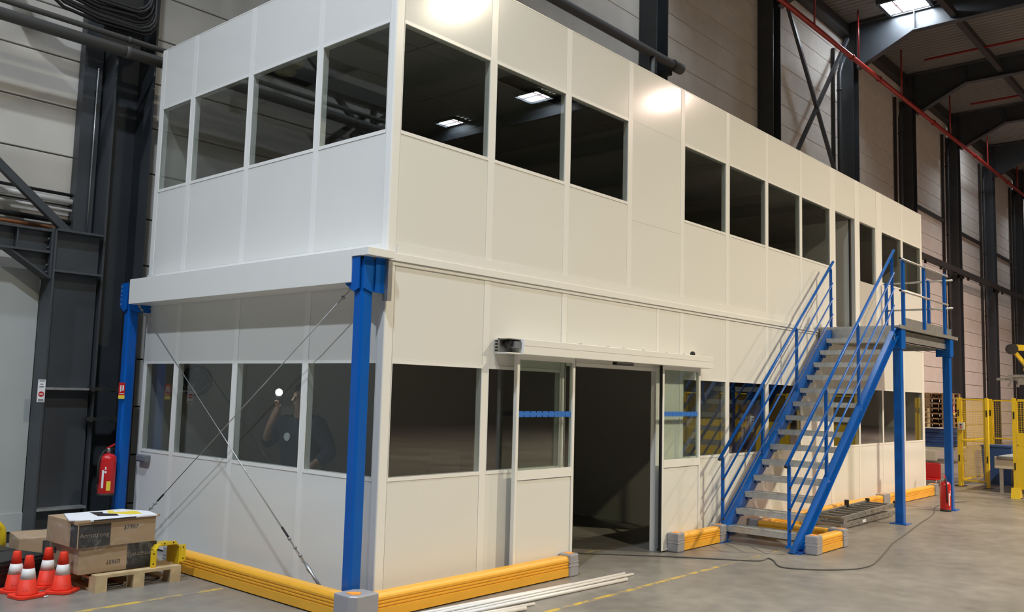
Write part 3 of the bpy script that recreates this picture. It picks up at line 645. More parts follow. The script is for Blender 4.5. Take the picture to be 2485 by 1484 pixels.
# white pipes on the floor
PIPES = [((.02, -.36), (1.98, -.515), .016, 'white plastic pipe nearest the barrier on the floor'), ((.1, -.44), (2.80, -.565), .016, 'long white plastic pipe, second from the barrier'),
         ((.25, -.515), (2.86, -.625), .013, 'thin long white plastic pipe reaching furthest right'), ((.3, -.60), (2.58, -.74), .018, 'thick white plastic pipe on the aisle side of the bundle'),
         ((-.1, -.60), (1.14, -.765), .013, 'short thin white plastic pipe ending by the barrier corner'), ((-.2, -.66), (.95, -.83), .018, 'short thick white plastic pipe nearest the camera')]
for a, c, r, lab in PIPES:
    t = thing('plastic_pipe', lab, 'pipe', (0, 0, r), 0, 'white pipes lying by the barrier')
    MB().tube([(*a, 0), (*c, 0)], r, 12).build('pipe', 'pvc', t)
    d = (Vector(c)-Vector(a)).normalized(); e = Vector(c)+d*.001
    MB().tube([(e.x-d.x*.002, e.y-d.y*.002, 0), (e.x, e.y, 0)], r*.8, 12).build('bore', 'greyp', t)
# extension cord
pts = [(2.9, 1.6), (3.1, .9), (3.45, .42), (3.98, -.25), (4.3, -.72), (4.55, -1.10), (4.72, -1.16), (4.84, -1.14), (4.75, -1.25), (4.5, -1.42), (4.45, -1.55), (4.62, -1.82), (4.95, -2.06), (5.3, -2.12), (5.72, -2.06), (6.4, -1.92), (7.2, -1.75), (8.0, -1.63), (9.3, -1.42), (10.8, -1.2), (12.0, -.9), (12.9, -.9), (13.4, -1.05)]
def smooth(p, n=6):
    out = []
    for i in range(len(p)-1):
        P = [Vector((*p[max(0, min(len(p)-1, i+k))], 0)) for k in (-1, 0, 1, 2)]
        for j in range(n):
            s = j/n; out.append(.5*((2*P[1])+(P[2]-P[0])*s+(2*P[0]-5*P[1]+4*P[2]-P[3])*s*s+(3*P[1]-P[0]-3*P[2]+P[3])*s**3))
    return out+[Vector((*p[-1], 0))]
tag(MB().tube([(p.x, p.y, .007) for p in smooth(pts)], .007, 6).build('extension_cord', 'cord'), 'long grey cable snaking over the floor from the doorway', 'cord')
# ladder
t = thing('ladder', 'aluminium two-section ladder lying under the landing', 'ladder', (7.72, -.87, 0), math.radians(.8))
for k, (yo, z0, dx, tilt) in enumerate(((0, .02, 0, 0), (.03, .10, .12, .012))):
    L = 2.35
    for y in (yo, yo+.44): MB().hexa([(dx, y, z0), (dx+L, y, z0+tilt*L), (dx+L, y+.03, z0+tilt*L), (dx, y+.03, z0)], [(dx, y, z0+.07), (dx+L, y, z0+.07+tilt*L), (dx+L, y+.03, z0+.07+tilt*L), (dx, y+.03, z0+.07)]).build('stile', 'alum', t)
    for i in range(9):
        x = dx+.15+.27*i; z = z0+.035+tilt*x
        MB().box(x-.016, x+.016, yo+.03, yo+.44, z-.016, z+.016).build('rung', 'alum', t); MB().tube([(x, yo-.003, z), (x, yo+.001, z)], .011, 6).build('rivet', 'black', t)
for x, y, z in ((2.46, .01, .12), (2.46, .45, .12), (0, .45, .09), (1.55, .46, .16)): MB().box(x-.03, x+.03, y-.01, y+.05, z, z+.11, .01).build('rubber_foot', 'black', t)
MB().prism([(.05, .05), (.22, .05), (.20, .13), (.15, .19), (.09, .17)], 'y', -.012, -.002).build('hinge_hook', 'alum', t); MB().box(.86, 1.0, -.004, 0, .035, .075).build('label_plate', 'paper', t)
# traffic cones
cp = None
CONES = [(-1.80, 2.58, .3, 'orange traffic cone at the back of the left pair by the black crate'), (-1.80, 2.31, .15, 'orange traffic cone nearest the camera with small dark print'), (-1.54, 2.58, -.2, 'orange traffic cone at the back of the right pair by the cardboard boxes'), (-1.525, 2.30, .7, 'orange traffic cone at the front of the right pair, turned base')]
for i, (x, y, r, lab) in enumerate(CONES):
    if cp is None:
        cp = thing('traffic_cone', lab, 'cone', (x, y, 0), r, 'orange traffic cones')
        q = .118; c = .035
        MB().prism([(-q+c,-q),(q-c,-q),(q,-q+c),(q,q-c),(q-c,q),(-q+c,q),(-q,q-c),(-q,-q+c)], 'z', .004, .024).build('base', 'cone', cp)
        MB().lathe([(.085, .024), (.080, .035), (.061, .15)], seg=24).build('lower_body', 'cone', cp); MB().lathe([(.0615, .15), (.046, .235)], seg=24).build('sleeve', 'white', cp)
        MB().lathe([(.0455, .235), (.031, .33), (.026, .338), (.012, .338)], seg=24).build('tip', 'cone', cp)
        for a in range(4): MB().box(-.02, .02, -.02, .02, 0, .004).build('foot', 'cone', cp, (.08*math.cos(a*PI/2+.78), .08*math.sin(a*PI/2+.78), 0))
        me = text_mesh('SERI', .018, 'ink', .004, 'CENTER'); lt = link('print', me, cp, (-.045, -.056, .055)); lt.rotation_euler = (PI/2-.16, 0, -.68)
    else:
        o = copy_tree(cp); o.location = (x, y, 0); o.rotation_euler = (0, 0, r); o['label'] = lab
tag(MB().ball((0, 0, .008), .012, 1, (1.4, .8, .6)).ball((.018, .01, .006), .008, 1).build('paper_scrap', 'paper', None, (-1.70, 2.18, 0)), 'tiny crumpled white scrap on the floor beside the cones', 'litter')
# pallet
def pallet(x, y, z, rz, lab, m='wood', grp='pallets', wid=.8, dep=1.2):
    t = thing('pallet', lab, 'pallet', (x, y, z), rz, grp)
    for bx in (0, wid/2-.05, wid-.1):
        for by in (0, dep/2-.07, dep-.14): MB().box(bx, bx+.1, by, by+.14, .022, .10).build('block', m, t)
        MB().box(bx, bx+.1, 0, dep, 0, .022).build('bottom_board', m, t)
    for by in (0, dep/2-.07, dep-.14): MB().box(0, wid, by, by+.14, .10, .122).build('cross_board', m, t)
    for i in range(5): MB().box(i*(wid-.13)/4, i*(wid-.13)/4+.13, 0, dep, .122, .144).build('top_board', m, t)
    return t
t = thing('pallet', 'pale wooden pallet under the cardboard boxes', 'pallet', (-1.345, 2.06, 0), math.radians(-1.2), 'pallets')
for by in (0, .53, 1.06):
    for bx in (0, .33, .67): MB().box(bx, bx+.1, by, by+.14, .022, .10).build('block', 'wood', t)
    if by == 0: MB().box(0, .77, by, by+.1, .118, .144).build('top_board', 'wood', t)
for bx in (0, .33, .67):
    MB().box(bx, bx+.1, 0, 1.2, 0, .022).build('bottom_board', 'wood', t); MB().box(bx, bx+.1, 0, 1.2, .10, .118).build('stringer_board', 'wood', t)
for by in (.22, .44, .66, .88, 1.10): MB().box(0, .77, by, by+.1, .118, .144).build('top_board', 'wood', t)
# cardboard boxes
def carton(x, y, z, wx, wy, h, rz, lab):
    t = thing('cardboard_box', lab, 'box', (x, y, z), rz, 'boxes on the pallet')
    MB().box(0, wx, 0, wy, 0, h, .004).build('body', 'card', t)
    return t
t = carton(-1.445, 2.185, .144, .69, .62, .225, 0, 'lower brown cardboard box on the pallet with upside-down lettering')
MB().box(.42, .692, -.0015, 0, .004, .222).build('black_print', 'ink', t); put_text('Armstrong', .058, 'inktan', (.675, -.0025, .14), (PI/2, PI, 0), t)
put_text('07837', .05, 'ink', (.36, -.0025, .10), (PI/2, PI, 0), t, 'number_print'); MB().tube([(-.004, .5, .15), (-.001, .5, .15)], .028, 12).build('hand_hole', 'blackm', t)
t = carton(-1.485, 2.15, .371, .70, .62, .225, math.radians(1), 'upper brown cardboard box with tan lettering on a black patch')
MB().box(.008, .285, -.0015, 0, .006, .20).build('black_print', 'ink', t); put_text('Armstrong', .058, 'inktan', (.016, -.0025, .09), (PI/2, 0, 0), t)
MB().box(-.0015, 0, .004, .14, .006, .2).build('black_print', 'ink', t); put_text('37907', .055, 'ink', (.40, -.0025, .13), (PI/2, 0, 0), t, 'number_print')
MB().box(-.03, .73, -.012, -.011, .22, .24).build('flap', 'card', t)
t2 = MB().box(-.012, .715, -.012, .635, -.19, .19, .03).build('stretch_film', 'film', t)
t = thing('folded_board', 'white folded board with black and yellow print on the top box', 'board', (-1.49, 2.14, .600), math.radians(1))
MB().hexa([(-.03, .12, .0), (.12, -.02, -.0), (.70, -.02, .0), (.75, .25, 0)], [(-.03, .12, .012), (.12, -.02, .012), (.70, -.02, .012), (.75, .25, .012)]).build('board', 'paper', t)
MB().prism([(-.03, .12), (.75, .25), (.62, .50), (.10, .52)], 'z', .0, .012).build('board', 'paper', t)
MB().prism([(.25, .18), (.40, .10), (.44, .22), (.36, .32), (.40, .42), (.30, .46)], 'z', .012, .0135).build('black_print', 'ink', t)
MB().prism([(.40, .30), (.52, .12), (.62, .10), (.66, .30), (.55, .46), (.46, .46)], 'z', .0121, .0134).build('yellow_print', 'ylab', t)
MB().prism([(.47, .33), (.60, .30), (.60, .42), (.50, .44)], 'z', .0136, .0146).build('sticker', 'paper', t)
MB().box(.12, .5, -.0215, -.02, .0, .012).build('black_edge', 'ink', t)
# wrapped box behind, black crate, yellow spill items
t = thing('wrapped_box', 'film-wrapped cardboard box standing behind the cones', 'box', (-1.50, 3.36, 0), math.radians(-10))
MB().box(0, .36, 0, .5, 0, .31, .006).build('body', 'card', t); MB().box(.2, .358, -.0015, 0, .02, .28).build('black_print', 'ink', t); MB().box(-.01, .37, -.01, .51, .002, .32, .02).build('stretch_film', 'film', t)
MB().ball((.0, .02, .32), .045, 2, (1.5, 1, .7)).ball((.05, .0, .33), .03, 2).build('film_tuft', 'film', t)
t = thing('storage_crate', 'black lidded plastic crate behind the left cones', 'crate', (-1.976, 2.65, 0), math.radians(20))
MB().hexa([(.02, .02, 0), (.54, .02, 0), (.54, .37, 0), (.02, .37, 0)], [(0, 0, .20), (.56, 0, .20), (.56, .39, .20), (0, .39, .20)]).build('body', 'black', t)
MB().box(-.012, .572, -.012, .402, .20, .222, .004).build('rim', 'black', t); MB().box(-.005, .565, -.005, .395, .224, .242, .006).build('lid', 'black', t)
for z in (.14, .17): MB().box(-.004, .564, -.006, .0, z, z+.008).build('ridge', 'black', t)
t = thing('yellow_block', 'flat yellow and black block lying behind the black crate', 'block', (-1.98, 3.42, 0), math.radians(4))
MB().box(0, .5, 0, .35, 0, .16, .01).build('body', 'ymetal', t); MB().box(-.001, .501, .02, .36, .1605, .20, .01).build('black_pad', 'black', t)
t = tag(MB().tube([(-1.80, 4.05, 0), (-1.79, 4.05, .28)]+[(-1.60+.19*math.cos(a), 4.05, .28+.12*math.sin(a)) for a in [PI*(1-i/8) for i in range(1, 8)]]+[(-1.41, 4.05, .28), (-1.40, 4.05, 0)], .035, 12).build('hoop_guard', 'ymetal'), 'yellow tubular hoop guard at the left edge', 'guard')
# yellow bracket on pallet
t = thing('steel_bracket', 'yellow flanged steel bracket standing on the pallet end', 'bracket', (-.80, 2.10, .146), math.radians(4))
MB().box(0, .012, 0, .2, 0, .15).build('side_wall', 'ymetal', t); MB().box(.235, .247, 0, .2, 0, .15).build('side_wall', 'ymetal', t)
MB().prism([(0, .15), (.03, .19), (.22, .19), (.247, .15), (.247, .14), (.215, .178), (.035, .178), (0, .14)], 'y', 0, .2).build('roof_plate', 'ymetal', t)
MB().box(-.045, .0, -.008, .004, .0, .15).box(.247, .30, -.008, .004, .02, .17).box(.05, .2, -.008, .004, .185, .215).build('flange', 'ymetal', t)
for x, z in ((-.022, .03), (-.022, .12), (.275, .045), (.275, .145), (.08, .2), (.17, .2)): MB().tube([(x, -.0085, z), (x, -.007, z)], .008, 8).build('bolt_hole', 'blackm', t)
# fire extinguishers
def extinguisher(x, y, z, rz, lab, r, h, yl):
    t = thing('fire_extinguisher', lab, 'extinguisher', (x, y, z), rz, 'red fire extinguishers')
    MB().lathe([(r*.9, .0), (r, .02), (r, h*.86), (r*.93, h*.93), (r*.6, h*.985), (r*.3, h)], seg=24).build('cylinder', 'redx', t)
    MB().lathe([(r*1.01, 0), (r*1.01, h*.07)], seg=24).build('foot_ring', 'rubber', t)
    v = MB().lathe([(r*.25, h), (r*.25, h+.05), (r*.18, h+.06)], seg=12).build('valve', 'alum', t)
    MB().bar((-.02, 0, h+.055), (.07, 0, h+.10), .018, .012).build('lever', 'redx', v); MB().bar((-.01, 0, h+.04), (.075, 0, h+.05), .018, .01).build('handle', 'black', v)
    MB().tube([(-.02, 0, h+.045), (-.06, -.0, h+.02), (-r-.018, 0, h*.8), (-r-.018, 0, h*.3)], .011, 8).build('hose', 'rubber', t)
    g = MB(); 
    def patch(nm, m_, a0, a1, z0, z1):
        q = MB(); n = 6; A = [q.bm.verts.new(((r+.0012)*math.cos(a0+(a1-a0)*i/n), (r+.0012)*math.sin(a0+(a1-a0)*i/n), z0)) for i in range(n+1)]; B = [q.bm.verts.new((v_.co.x, v_.co.y, z1)) for v_ in A]
        for i in range(n): q.bm.faces.new((A[i], A[i+1], B[i+1], B[i]))
        q.build(nm, m_, t)
    patch('label', 'paper', -2.75, -2.5, h*.2, h*.62); patch('label', 'paper', -2.45, -2.2, h*.55, h*.6); patch('label', 'paper', -2.4, -2.25, h*.63, h*.7)
    if yl: patch('yellow_label', 'ylab', -2.15, -1.65, h*.14, h*.36)
    return t
extinguisher(-.37, 4.12, .56, .15, 'red fire extinguisher hanging beside the far left blue post', .088, .46, True)
tag(MB().box(-.42, -.28, 4.22, 4.26, .62, 1.0).box(-.39, -.31, 4.2, 4.24, .95, .99).build('extinguisher_mount', 'steel2'), 'dark wall mount holding the hanging extinguisher', 'mount')
extinguisher(11.50, -1.20, 0, .5, 'red fire extinguisher standing on the floor by the landing post', .085, .50, False)
def signplate(x, y, z, lab):
    t = thing('fire_sign', lab, 'sign', (x, y, z), 0, 'fire signs')
    MB().box(-.035, .035, 0, .002, 0, .18).build('plate', 'redx', t); MB().box(-.035, .035, -.0012, 0, .0, .04).build('yellow_field', 'ylab', t)
    MB().box(-.02, -.005, -.0015, 0, .08, .15).build('pictogram', 'paper', t); MB().box(.005, .022, -.0015, 0, .09, .15).build('pictogram', 'paper', t); MB().box(-.028, .028, -.0015, 0, .055, .062).build('print_line', 'paper', t)
signplate(-.265, 4.13, 1.62, 'small red fire sign on the far left blue post'); signplate(11.83, -1.275, 1.62, 'small red fire sign on the far landing post')

# ---------------------------------------------------------------- things inside the office
t = thing('cable_reel', 'black cable reel hanging on the inner wall behind the left windows', 'reel', (.60, 4.06, 1.84))
for yy in (-.03, .05): MB().tube([(.17*math.cos(a*PI/12), yy, .17*math.sin(a*PI/12)) for a in range(24)], .012, 7, True).build('rim', 'black', t)
MB().tube([(0, -.04, 0), (0, .06, 0)], .1, 16).build('drum', 'black', t)
for a in range(6): MB().tube([(0, -.035, 0), (.16*math.cos(a*PI/3), -.035, .16*math.sin(a*PI/3))], .007, 6).build('spoke', 'black', t)
MB().tube([(0, .03, .15), (.02, .06, .35), (.02, .07, .7)], .008, 6).build('lead', 'cord', t)
tag(MB().box(1.86, 2.07, 4.143, 4.149, 1.40, 1.55).build('wall_paper_sheet', 'paper'), 'pale sheet of paper on the inner wall behind the worker', 'paper')
t = thing('cardboard_stack', 'large brown carton behind the window beneath the stairs', 'box', (7.42, .5, 0))
MB().box(0, .85, 0, .6, 0, 1.72, .006).build('body', 'card', t); MB().box(.3, .42, -.002, 0, 1.3, 1.55).build('label', 'paper', t)
for z in (1.5, 1.46): MB().box(.33, .39, -.003, -.002, z, z+.015).build('print_line', 'ink', t)
def chair(x, y, z, rz, lab):
    t = thing('office_chair', lab, 'chair', (x, y, z), rz, 'black office chairs')
    MB().box(-.24, .24, -.24, .24, .44, .52, .03).build('seat', 'blackm', t)
    MB().hexa([(-.2, .2, .58), (.2, .2, .58), (.2, .26, .58), (-.2, .26, .58)], [(-.15, .32, 1.18), (.15, .32, 1.18), (.15, .37, 1.18), (-.15, .37, 1.18)]).build('backrest', 'blackm', t)
    MB().tube([(0, 0, .1), (0, 0, .44)], .03, 8).build('column', 'black', t); MB().bar((0, .2, .48), (0, .24, .62), .06, .02).build('back_support', 'black', t)
    for a in range(5): MB().bar((0, 0, .1), (.28*math.cos(a*1.2566), .28*math.sin(a*1.2566), .05), .04, .03).build('leg', 'black', t)
chair(1.55, .75, 2.96, 2.6, 'black office chair behind the first upper window mullion'); chair(1.45, .9, 0, 2.8, 'black office chair behind the lower window beside the door')
chair(2.1, 1.0, 0, 2.2, 'black office chair behind the glass of the left door leaf')
for x, y, lab in ((.45, 2.55, 'tuft of yellow insulation hanging from the ceiling by the office corner'), (2.9, .5, 'tuft of yellow insulation hanging from the ceiling near the third upper window')):
    m_ = MB()
    for i in range(7): m_.ball((random.uniform(-.25, .25), random.uniform(-.2, .2), random.uniform(-.08, .0)), random.uniform(.07, .12), 2, (1.3, 1, .6))
    tag(m_.build('insulation_tuft', 'wool', None, (x, y, 5.40)), lab, 'insulation')

# ================================================================ worker behind the glass
def skin(name, V, E, m, parent, sub=2):
    me = bpy.data.meshes.new(name); me.from_pydata([v[:3] for v in V], E, []); ob = bpy.data.objects.new(name, me); COL.objects.link(ob)
    md = ob.modifiers.new('skin', 'SKIN'); md.use_smooth_shade = True
    for i, v in enumerate(V):
        sv = me.skin_vertices[0].data[i]; r = v[3]; sv.radius = (r, v[4] if len(v) > 4 else r); sv.use_root = (i == 0)
    s = ob.modifiers.new('sub', 'SUBSURF'); s.levels = sub; s.render_levels = sub
    nm = bpy.data.meshes.new_from_object(ob.evaluated_get(bpy.context.evaluated_depsgraph_get()))
    bpy.data.objects.remove(ob); nm.materials.clear(); nm.materials.append(M[m])
    for p in nm.polygons: p.use_smooth = True
    return link(name, nm, parent)
# local frame: +y is where the person faces, +x their right; standing on z=0
PW = thing('person', 'person in dark navy jacket behind the lower left windows, hand raised to the face', 'person', (.55, 1.87, 0), math.radians(101))
PW.scale = (1.02, 1.02, 1.02)
skin('body', [(0, 0, .95, .15, .12), (0, 0, 1.15, .15, .11), (0, -.01, 1.36, .18, .12), (0, 0, 1.48, .06), (0, .02, 1.58, .055), (0, .03, 1.66, .08, .095), (0, .02, 1.735, .065, .08),
     (.20, 0, 1.41, .055), (.40, .08, 1.20, .045), (.24, .20, 1.36, .037), (.16, .21, 1.50, .03, .042), (.13, .20, 1.57, .022, .036),
     (-.20, 0, 1.41, .055), (-.34, -.05, 1.14, .045), (-.29, .13, 1.02, .037), (-.27, .19, .99, .03, .042), (-.26, .24, .97, .022, .034),
     (.10, 0, .90, .10), (.11, .02, .50, .065), (.11, -.01, .09, .045), (.11, .14, .04, .035), (-.10, 0, .90, .10), (-.11, .02, .50, .065), (-.11, -.01, .09, .045), (-.11, .14, .04, .035)],
     [(0,1),(1,2),(2,3),(3,4),(4,5),(5,6),(2,7),(7,8),(8,9),(9,10),(10,11),(2,12),(12,13),(13,14),(14,15),(15,16),(0,17),(17,18),(18,19),(19,20),(0,21),(21,22),(22,23),(23,24)], 'skin', PW)
for base, dirs in (((.13, .205, 1.56), [(-.03, .02, .07), (-.012, .03, .078), (.008, .03, .072), (.024, .015, .06), (-.05, -.005, .03)]), ((-.262, .235, .97), [(-.03, .06, -.03), (-.01, .07, -.03), (.01, .07, -.03), (.028, .055, -.03), (.03, .01, .02)])):
    for d in dirs:
        b0 = Vector(base); d = Vector(d); skin('finger', [(*b0, .011), (*(b0+d*.55), .0095), (*(b0+d*.95+Vector((0, .01, 0))), .008)], [(0,1),(1,2)], 'skin', PW, 1)
skin('jacket', [(0, 0, .88, .21, .17), (0, 0, 1.15, .22, .17), (0, -.01, 1.36, .23, .15), (0, -.005, 1.47, .09),
     (.22, 0, 1.40, .10), (.41, .08, 1.19, .085), (.335, .135, 1.265, .065), (-.22, 0, 1.40, .10), (-.355, -.05, 1.13, .085), (-.305, .09, 1.045, .062)], [(0,1),(1,2),(2,3),(2,4),(4,5),(5,6),(2,7),(7,8),(8,9)], 'navy', PW)
skin('trousers', [(0, 0, .93, .15, .125), (.105, 0, .86, .115), (.115, .02, .50, .085), (.115, -.005, .12, .075), (-.105, 0, .86, .115), (-.115, .02, .50, .085), (-.115, -.005, .12, .075)], [(0,1),(1,2),(2,3),(0,4),(4,5),(5,6)], 'trous', PW)
hd = MB().ball((0, .005, 1.715), .098, 3, (.86, 1.06, 1.0)); 
for v in list(hd.bm.verts):
    if v.co.z < 1.68 and v.co.y > -.03 or (v.co.y > .055 and v.co.z < 1.745): hd.bm.verts.remove(v)
hd.build('hair', 'hair', PW)
MB().prism([(.11, 1.625), (.148, 1.635), (.115, 1.68)], 'x', -.012, .012).build('nose', 'skin', PW)
for s in (-1, 1): MB().ball((s*.032, .103, 1.68), .012, 2).build('eye', 'hair', PW); MB().ball((s*.083, .015, 1.66), .026, 2, (.4, .8, 1.2)).build('ear', 'skin', PW)
MB().box(-.025, .025, .108, .116, 1.595, 1.603, .003).build('mouth', 'inktan', PW)
MB().tube([(.02, .165, 1.28), (.02, .176, 1.28)], .04, 18).build('badge', 'paper', PW)
t = thing('phone', 'bright phone torch held beside the head of the worker', 'phone', (.335, 1.975, 1.63), math.radians(-40))
MB().box(-.035, .035, -.005, .005, 0, .145, .004).build('body', 'black', t); MB().tube([(0, -.0055, .115), (0, -.012, .115)], .034, 16).build('torch', 'torch', t)

# ================================================================ RIGHT BACKGROUND
pk = 0
for k in range(7):
    pallet(16.6, .95, 1.27+.144*k*.78, math.radians(-90)+.02*math.sin(k*2.3), 'worn pallet %s stack on the blue crates' % ['lowest in the', 'second lowest in the', 'third from the bottom of the', 'middle of the', 'third from the top of the', 'second from the top of the', 'topmost in the'][k], 'wood2', 'stacked pallets').scale = (1, 1, .76)
t = thing('steel_shelf', 'low steel shelf carrying the blue crates behind the office end', 'shelf', (16.55, .13, 0))
MB().box(0, 1.3, -.05, 2.0, .78, .84).build('board', 'cream', t); MB().box(0, 1.3, -.05, 2.0, .48, .52).build('board', 'galv', t)
for x, y in ((0, 0), (1.24, 0), (0, 1.9), (1.24, 1.9), (0, .55)): MB().box(x, x+.05, y, y+.05, 0, .8).build('leg', 'galv', t)
for k in range(4):
    o = thing('blue_crate', 'blue plastic crate, %s layer on the steel shelf' % ['bottom', 'second', 'third', 'top'][k], 'crate', (16.55, .12, .842+.105*k), 0, 'blue crates on the shelf')
    MB().box(0, 1.2, 0, 1.9, .0, .095, .008).build('body', 'bluecrate', o); MB().box(-.012, 1.212, -.012, 1.912, .07, .098, .004).build('rim', 'bluecrate', o)
t = thing('small_pallet_blocks', 'stack of pale wooden pallet collars leaning in front of the pallets', 'wood', (16.42, .45, 1.262))
for k in range(4):
    for j in range(2): MB().box(0, .1, .03+.16*j, .17+.16*j, .115*k, .115*k+.022).box(0, .1, .03+.16*j, .06+.16*j, .115*k+.022, .115*k+.1).box(0, .1, .14+.16*j, .17+.16*j, .115*k+.022, .115*k+.1).build('block', 'wood', t)
tag(MB().box(16.3, 16.7, .2, .6, 1.262, 1.275).build('cardboard_sheet', 'paper'), 'pale sheet lying on the blue crates', 'sheet')
tag(MB().box(16.42, 16.55, .35, .6, .845-.3, .845-.1).build('valve_block', 'cream'), 'cream block on the lower shelf behind the office end', 'block')
t = thing('red_chair', 'dark red seat back below the steel shelf', 'chair', (16.3, .42, 0)); MB().box(0, .05, -.2, .22, .15, .50, .03).build('backrest', 'redx', t); MB().box(-.3, 0, -.2, .22, .14, .17, .01).build('seat', 'redx', t)
for x, y in ((-.28, -.18), (-.28, .2), (0, -.18), (0, .2)): MB().tube([(x, y, 0), (x, y, .15)], .012, 6).build('leg', 'galv', t)
# safety fence
def fence(a, c, z0, z1, lab, wires=True, solid=False, grp='yellow fence panels'):
    a, c = Vector((*a, 0)), Vector((*c, 0)); L = (c-a).length; ang = math.atan2(c.y-a.y, c.x-a.x)
    t = thing('safety_fence', lab, 'fence', (a.x, a.y, 0), ang, grp)
    for x in (0, L-.06):
        p = MB().box(x, x+.06, -.03, .03, .0, z1+.0).build('post', 'ymetal', t); MB().box(x-.06, x+.12, -.09, .09, 0, .012).build('foot', 'black', p)
        for z in (.55, 1.55): MB().box(x+.02, x+.045, -.04, -.03, z, z+.14).build('latch', 'black', p)
    fr = MB()
    for z in (z0, (z0+z1)/2-.05, z1-.05): fr.box(.08, L-.08, -.012, .012, z, z+.03)
    fr.box(.07, .095, -.012, .012, z0, z1-.02).box(L-.095, L-.07, -.012, .012, z0, z1-.02).build('frame', 'ymetal', t)
    if solid: MB().box(.07, L-.07, -.01, .01, z0, z0+1.1).build('sheet', 'ymetal', t)
    m = MB(); n = max(2, int(L/.05)); nz = int((z1-z0)/.05)
    for i in range(1, n): xx = L*i/n; m.box(xx-.0018, xx+.0018, -.002, .002, z0, z1-.02)
    for i in range(1, nz): zz = z0+(z1-z0)*i/nz; m.box(.08, L-.08, -.002, .002, zz-.0018, zz+.0018)
    o = m.build('mesh_wires', 'ymetal', t); o['kind'] = 'stuff'
    return t
fence((16.8, -.02), (16.75, -.66), .12, 1.96, 'yellow mesh gate panel beside the far landing post')
fence((16.90, -.05), (19.3, -.05), .12, 1.96, 'yellow mesh panel going back along the machine cell')
fence((19.45, -.05), (19.45, -1.6), .12, 1.96, 'yellow mesh panel at the back of the machine cell')
fence((21.5, -.4), (21.5, -2.3), .12, 1.96, 'yellow mesh panel further behind the machine cell')
fence((15.0, -1.50), (15.0, -2.9), .18, 1.96, 'tall yellow fence panel with solid lower sheet at the right edge', solid=True)
fence((15.0, -3.1), (15.0, -4.5), .18, 1.96, 'yellow fence panel right of the frame edge', solid=True)
fence((15.0, -4.7), (15.0, -6.1), .18, 1.96, 'second yellow fence panel right of the frame edge', solid=True)
tag(MB().prism([(14.88, 0), (15.12, 0), (15.06, .2), (14.94, .2)], 'y', -1.62, -1.46).build('fence_foot', 'ymetal'), 'flared yellow foot under the right edge fence panel', 'foot')
t = thing('switch_box', 'small grey switch box on the yellow gate post', 'switch', (16.72, -.08, 1.25))
MB().box(-.05, .05, -.1, .02, 0, .16, .008).build('body', 'cream', t); MB().tube([(-.05, -.04, .11), (-.065, -.04, .11)], .02, 10).build('button', 'black', t); MB().tube([(-.05, -.04, .05), (-.065, -.04, .05)], .02, 10).build('button', 'redx', t)
t = thing('conveyor', 'pale grey conveyor with blue belt behind the yellow fence', 'conveyor', (15.9, -1.05, 0))
MB().box(0, 3.2, -.9, .1, .5, .74, .01).build('bed', 'cream', t); MB().box(-.02, 3.2, -.82, .02, .74, .765, .008).build('belt', 'belt', t)
for x, y in ((.1, 0), (.1, -.8), (3, 0), (3, -.8)): MB().box(x, x+.06, y-.03, y+.03, 0, .5).build('leg', 'galv', t)
MB().tube([(-.02, -.85, .72), (-.02, .05, .72)], .035, 10).build('roller', 'alum', t)
t = thing('blue_bin', 'blue plastic bin behind the yellow mesh gate', 'bin', (18.0, -.52, 0)); t.scale = (.85, .78, .95); MB().hexa([(0, -.35, 0), (.6, -.35, 0), (.6, .35, 0), (0, .35, 0)], [(-.05, -.4, .9), (.65, -.4, .9), (.65, .4, .9), (-.05, .4, .9)]).build('body', 'bluecrate', t); MB().box(-.07, .67, -.42, .42, .9, .94).build('rim', 'bluecrate', t)
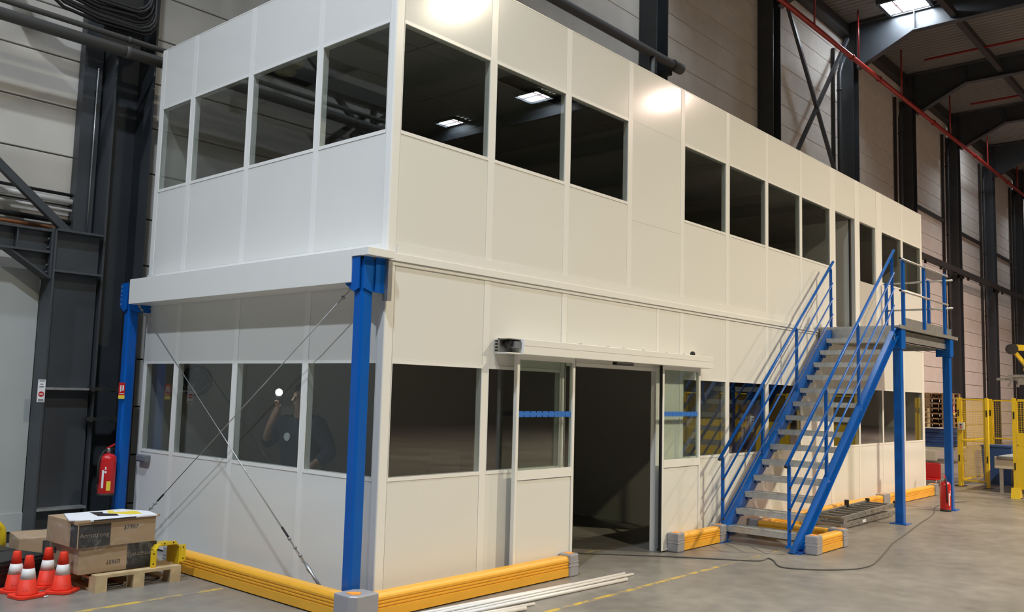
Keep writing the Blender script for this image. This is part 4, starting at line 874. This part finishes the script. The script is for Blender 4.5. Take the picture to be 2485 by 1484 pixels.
t = thing('cream_machine', 'cream machine cabinet behind the yellow fences', 'machine', (22.3, -1.9, 0)); MB().box(0, 1.2, 0, 1.0, 0, 1.3, .02).build('cabinet', 'cream', t); MB().box(-.01, 0, .2, .8, .5, 1.0).build('hatch', 'grey', t)
# robot
t = thing('palletising_robot', 'yellow robot arm with grey gripper above the far fence', 'robot', (20.4, -1.5, 0))
MB().lathe([(.35, 0), (.35, .5), (.25, .6), (.25, 1.2)], seg=20).build('base', 'ymetal', t)
MB().bar((0, 0, 1.2), (.3, -.2, 3.2), .3, .22).build('lower_arm', 'ymetal', t); MB().bar((.3, -.2, 3.2), (-.35, 1.02, 3.26), .16, .14).build('upper_arm', 'ymetal', t)
MB().tube([(-.45, 1.0, 3.22), (-.28, 1.08, 3.22)], .13, 14).build('joint', 'black', t); MB().bar((-.35, 1.0, 3.18), (-.15, .72, 2.72), .09, .08).build('link_arm', 'ymetal', t)
MB().lathe([(.20, 2.62), (.24, 2.72), (.16, 2.86), (.14, 3.1)], (-.1, .62), 16).build('wrist', 'ymetal', t)
g = MB().box(-.35, .25, .3, 1.15, 2.52, 2.58).box(-.3, .2, .35, .5, 2.3, 2.52).box(-.3, .2, .8, .95, 2.34, 2.52).box(-.28, -.22, .6, 1.42, 2.44, 2.5); g.build('gripper', 'galv', t)
for y in (.4, .6, .85, 1.05): MB().bar((-.3, y, 2.5), (-.3, y+.1, 2.28), .05, .05).build('finger', 'galv', t)
# ---------------------------------------------------------------- hall lamps
for i, (x, y, z, p, c, lab) in enumerate(LAMPS):
    t = thing('high_bay_lamp', lab, 'lamp', (x, y, z), 0, 'high bay lamps')
    MB().lathe([(.40, .02), (.36, .12), (.16, .28), (.10, .45)], seg=20).build('reflector', 'alum', t); MB().lathe([(.38, .0), (.38, .018)], seg=20).build('glass', 'lampem', t); MB().tube([(0, 0, .45), (0, 0, HZ-z-.12)], .012, 6).build('rod', 'steel2', t)
    L = bpy.data.lights.new('lamp_light', 'AREA'); L.shape = 'DISK'; L.size = .5; L.spread = math.radians(148); L.energy = p; L.color = c
    lo = bpy.data.objects.new('lamp_light', L); COL.objects.link(lo); lo.parent = t; lo.location = (0, 0, -.02)
